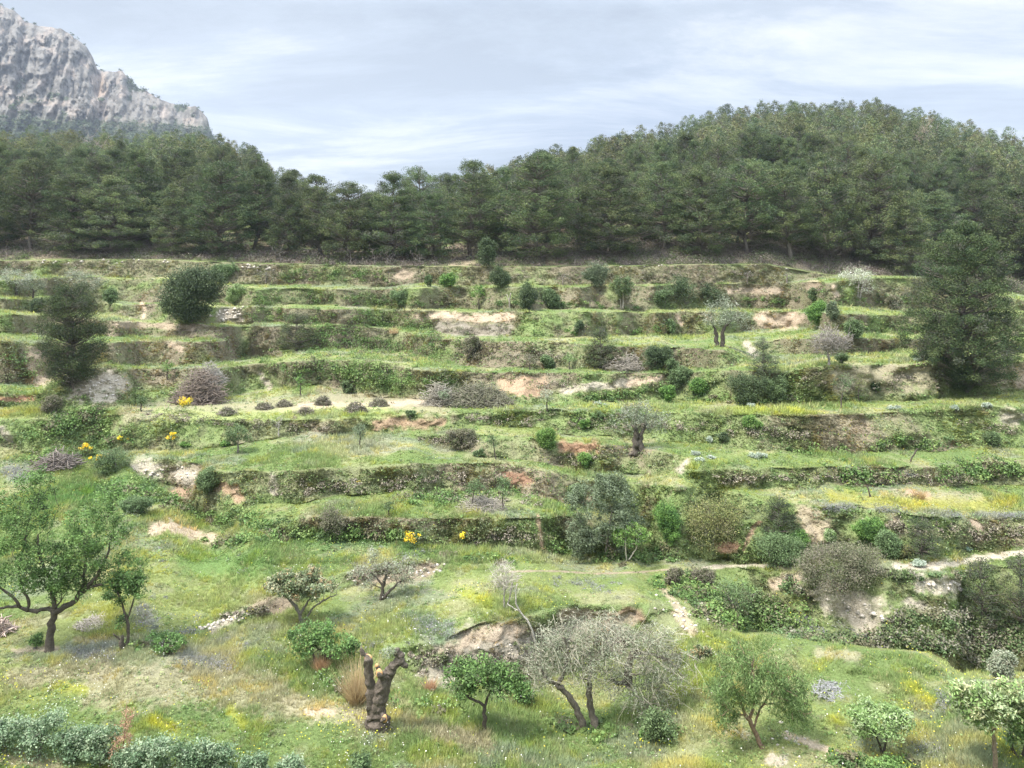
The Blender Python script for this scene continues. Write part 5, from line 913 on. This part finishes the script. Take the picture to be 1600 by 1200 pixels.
# blue-green hedge shrubs along the bottom left, the dry plant among them, the straw tussocks
for x, y, w, h, lb in ((10,1172,80,58,'blue green leafy shrub at the bottom left corner'), (58,1182,76,78,'tallest blue green shrub of the bottom left row'), (112,1190,66,62,'blue green shrub in the row right of the tallest'), (156,1196,56,68,'blue green shrub left of the rusty dry plant'), (240,1206,70,64,'blue green shrub right of the rusty dry plant'), (296,1212,62,58,'low blue green shrub in the middle of the right half of the row'), (345,1216,60,60,'blue green shrub next to last but one at the right of the row'), (398,1220,58,52,'blue green shrub near the right end of the bottom row'), (200,1206,40,44,'lowest blue green shrub at the foot of the rusty dry plant'), (446,1226,50,48,'last low blue green shrub at the right end of the bottom row')):
    bush('leafy_shrub', lb, x, y, w*1.3, h*1.05, 'blueg', cat='shrub', n=60, per=64, leaf=.055, aspect=.5, lump=.55, hollow=.35, group='blue green shrubs of the bottom row')
bush('leafy_shrub', 'dark green shrub low at the bottom centre left', 560, 1214, 46, 44, 'mid', cat='shrub', n=60, per=44, leaf=.055, lump=.4)
bush('leafy_shrub', 'dark nettle like shrub at the bottom centre right', 1385, 1222, 70, 44, 'almond', cat='shrub', n=60, per=44, leaf=.055, lump=.4)
plant('dry_plant', 'rusty brown dead plant rising among the blue green shrubs', 'plant', 192, 1192, [(0,34,20,34,40),(8,78,10,24,14)], 'rust', per=34, leaf=.035, aspect=.4, r_leafball=.10, bark=C(.30,.19,.13), hollow=.1, stems=[[(0,0,1.4),(2,40,1),(6,96,.5)],[(0,0,1),(-10,40,.5)],[(0,0,1),(14,44,.5)]], stem_name='stalks', crown_name='seed_heads')
def tussock(label, u, vb, w, h, col, n=520):
    p = ground_pt(u, vb); m = p[1]/F; r = np.random.default_rng(int(u)); a = r.random(n)*6.283; q = r.random(n)**.5; P = np.stack([np.cos(a)*q*w*.3*m, np.sin(a)*q*w*.3*m, 0*q], 1); o = link('grass_tussock', None) if False else None
    v, f, c = blades(P, np.full(n, h*m), 1, np.full(n, .008), np.ones((n, 3))*col, spread=.02, lean=P/(w*.3*m)*.25, r=r); me = mesh_np('grass_tussock', v, f, M_grass, c); x = link('grass_tussock', me, label=label, category='grass tussock'); x.location = tuple(p)
tussock('tall straw orange tussock of dry grass left of the sawn off trunk', 558, 1096, 40, 58, C(.44,.34,.20), 700); tussock('small orange tuft under the low twin stemmed almond', 501, 1048, 20, 22, C(.50,.33,.20), 400); tussock('short rusty tuft right of the sawn off trunk', 672, 1078, 20, 16, C(.46,.29,.18), 300)
tussock('rusty tuft on the yellowish terrace at the right', 1437, 779, 22, 13, C(.40,.29,.15), 300); tussock('orange tuft in the tangled scrub left of centre', 616, 520, 26, 9, C(.46,.34,.20), 260)
bush('spurge_bush', 'yellow green bush with rusty tips on the mound face behind the olive', 932, 1010, 32, 52, PAL['ochre'] + [C(.42,.24,.12)], n=40, per=36, leaf=.06, lump=.4); bush('spurge_bush', 'yellow green bush showing through the right side of the olive', 1050, 1050, 40, 54, 'ochre', n=44, per=36, leaf=.06)
bush('spurge_bush', 'rust tipped low bush right of the olive crown', 1094, 1030, 46, 30, 'carob', n=40, per=40, leaf=.06); bush('leafy_shrub', 'dark leafy shrub under the right flank of the olive', 1030, 1160, 76, 62, 'mid', cat='shrub', n=90, per=40, leaf=.055, lump=.4)
bush('leafy_shrub', 'green shrub under the almond left of the olive trunk', 816, 1100, 50, 40, 'almond', cat='shrub', n=44, per=40, leaf=.055, lump=.4); bush('leafy_shrub', 'leafy shrub right of the slim young almond stem', 262, 1016, 76, 30, 'almond', cat='shrub', n=60, per=36, leaf=.055, lump=.4); bush('leafy_shrub', 'little shrub left of the large almond trunk', 54, 1012, 26, 28, 'almond', cat='shrub', n=14, per=36, leaf=.055)

# ------------------------------------------------------------------ the pale air between here and the mountain
def box(name, x0, x1, y0, y1, z0, z1):
    v = np.array([(x, y, z) for x in (x0, x1) for y in (y0, y1) for z in (z0, z1)]); f = np.array([(0,1,3,2),(4,6,7,5),(0,4,5,1),(2,3,7,6),(0,2,6,4),(1,5,7,3)]); return mesh_np(name, v, f, None)
hm = bpy.data.materials.new('haze'); hm.use_nodes = True; ht = hm.node_tree; ht.nodes.clear(); ho = ht.nodes.new('ShaderNodeOutputMaterial'); hv = ht.nodes.new('ShaderNodeVolumePrincipled')
hv.inputs['Color'].default_value = (.72, .82, 1.0, 1); hv.inputs['Density'].default_value = 0.00022; hv.inputs['Anisotropy'].default_value = 0.3; ht.links.new(hv.outputs[0], ho.inputs['Volume'])
hb = box('haze', -1300, 1300, -1300, 1300, -12, 262); hb.materials.append(hm); link('haze', hb, kind='stuff', label='thin pale haze in the air', category='haze')
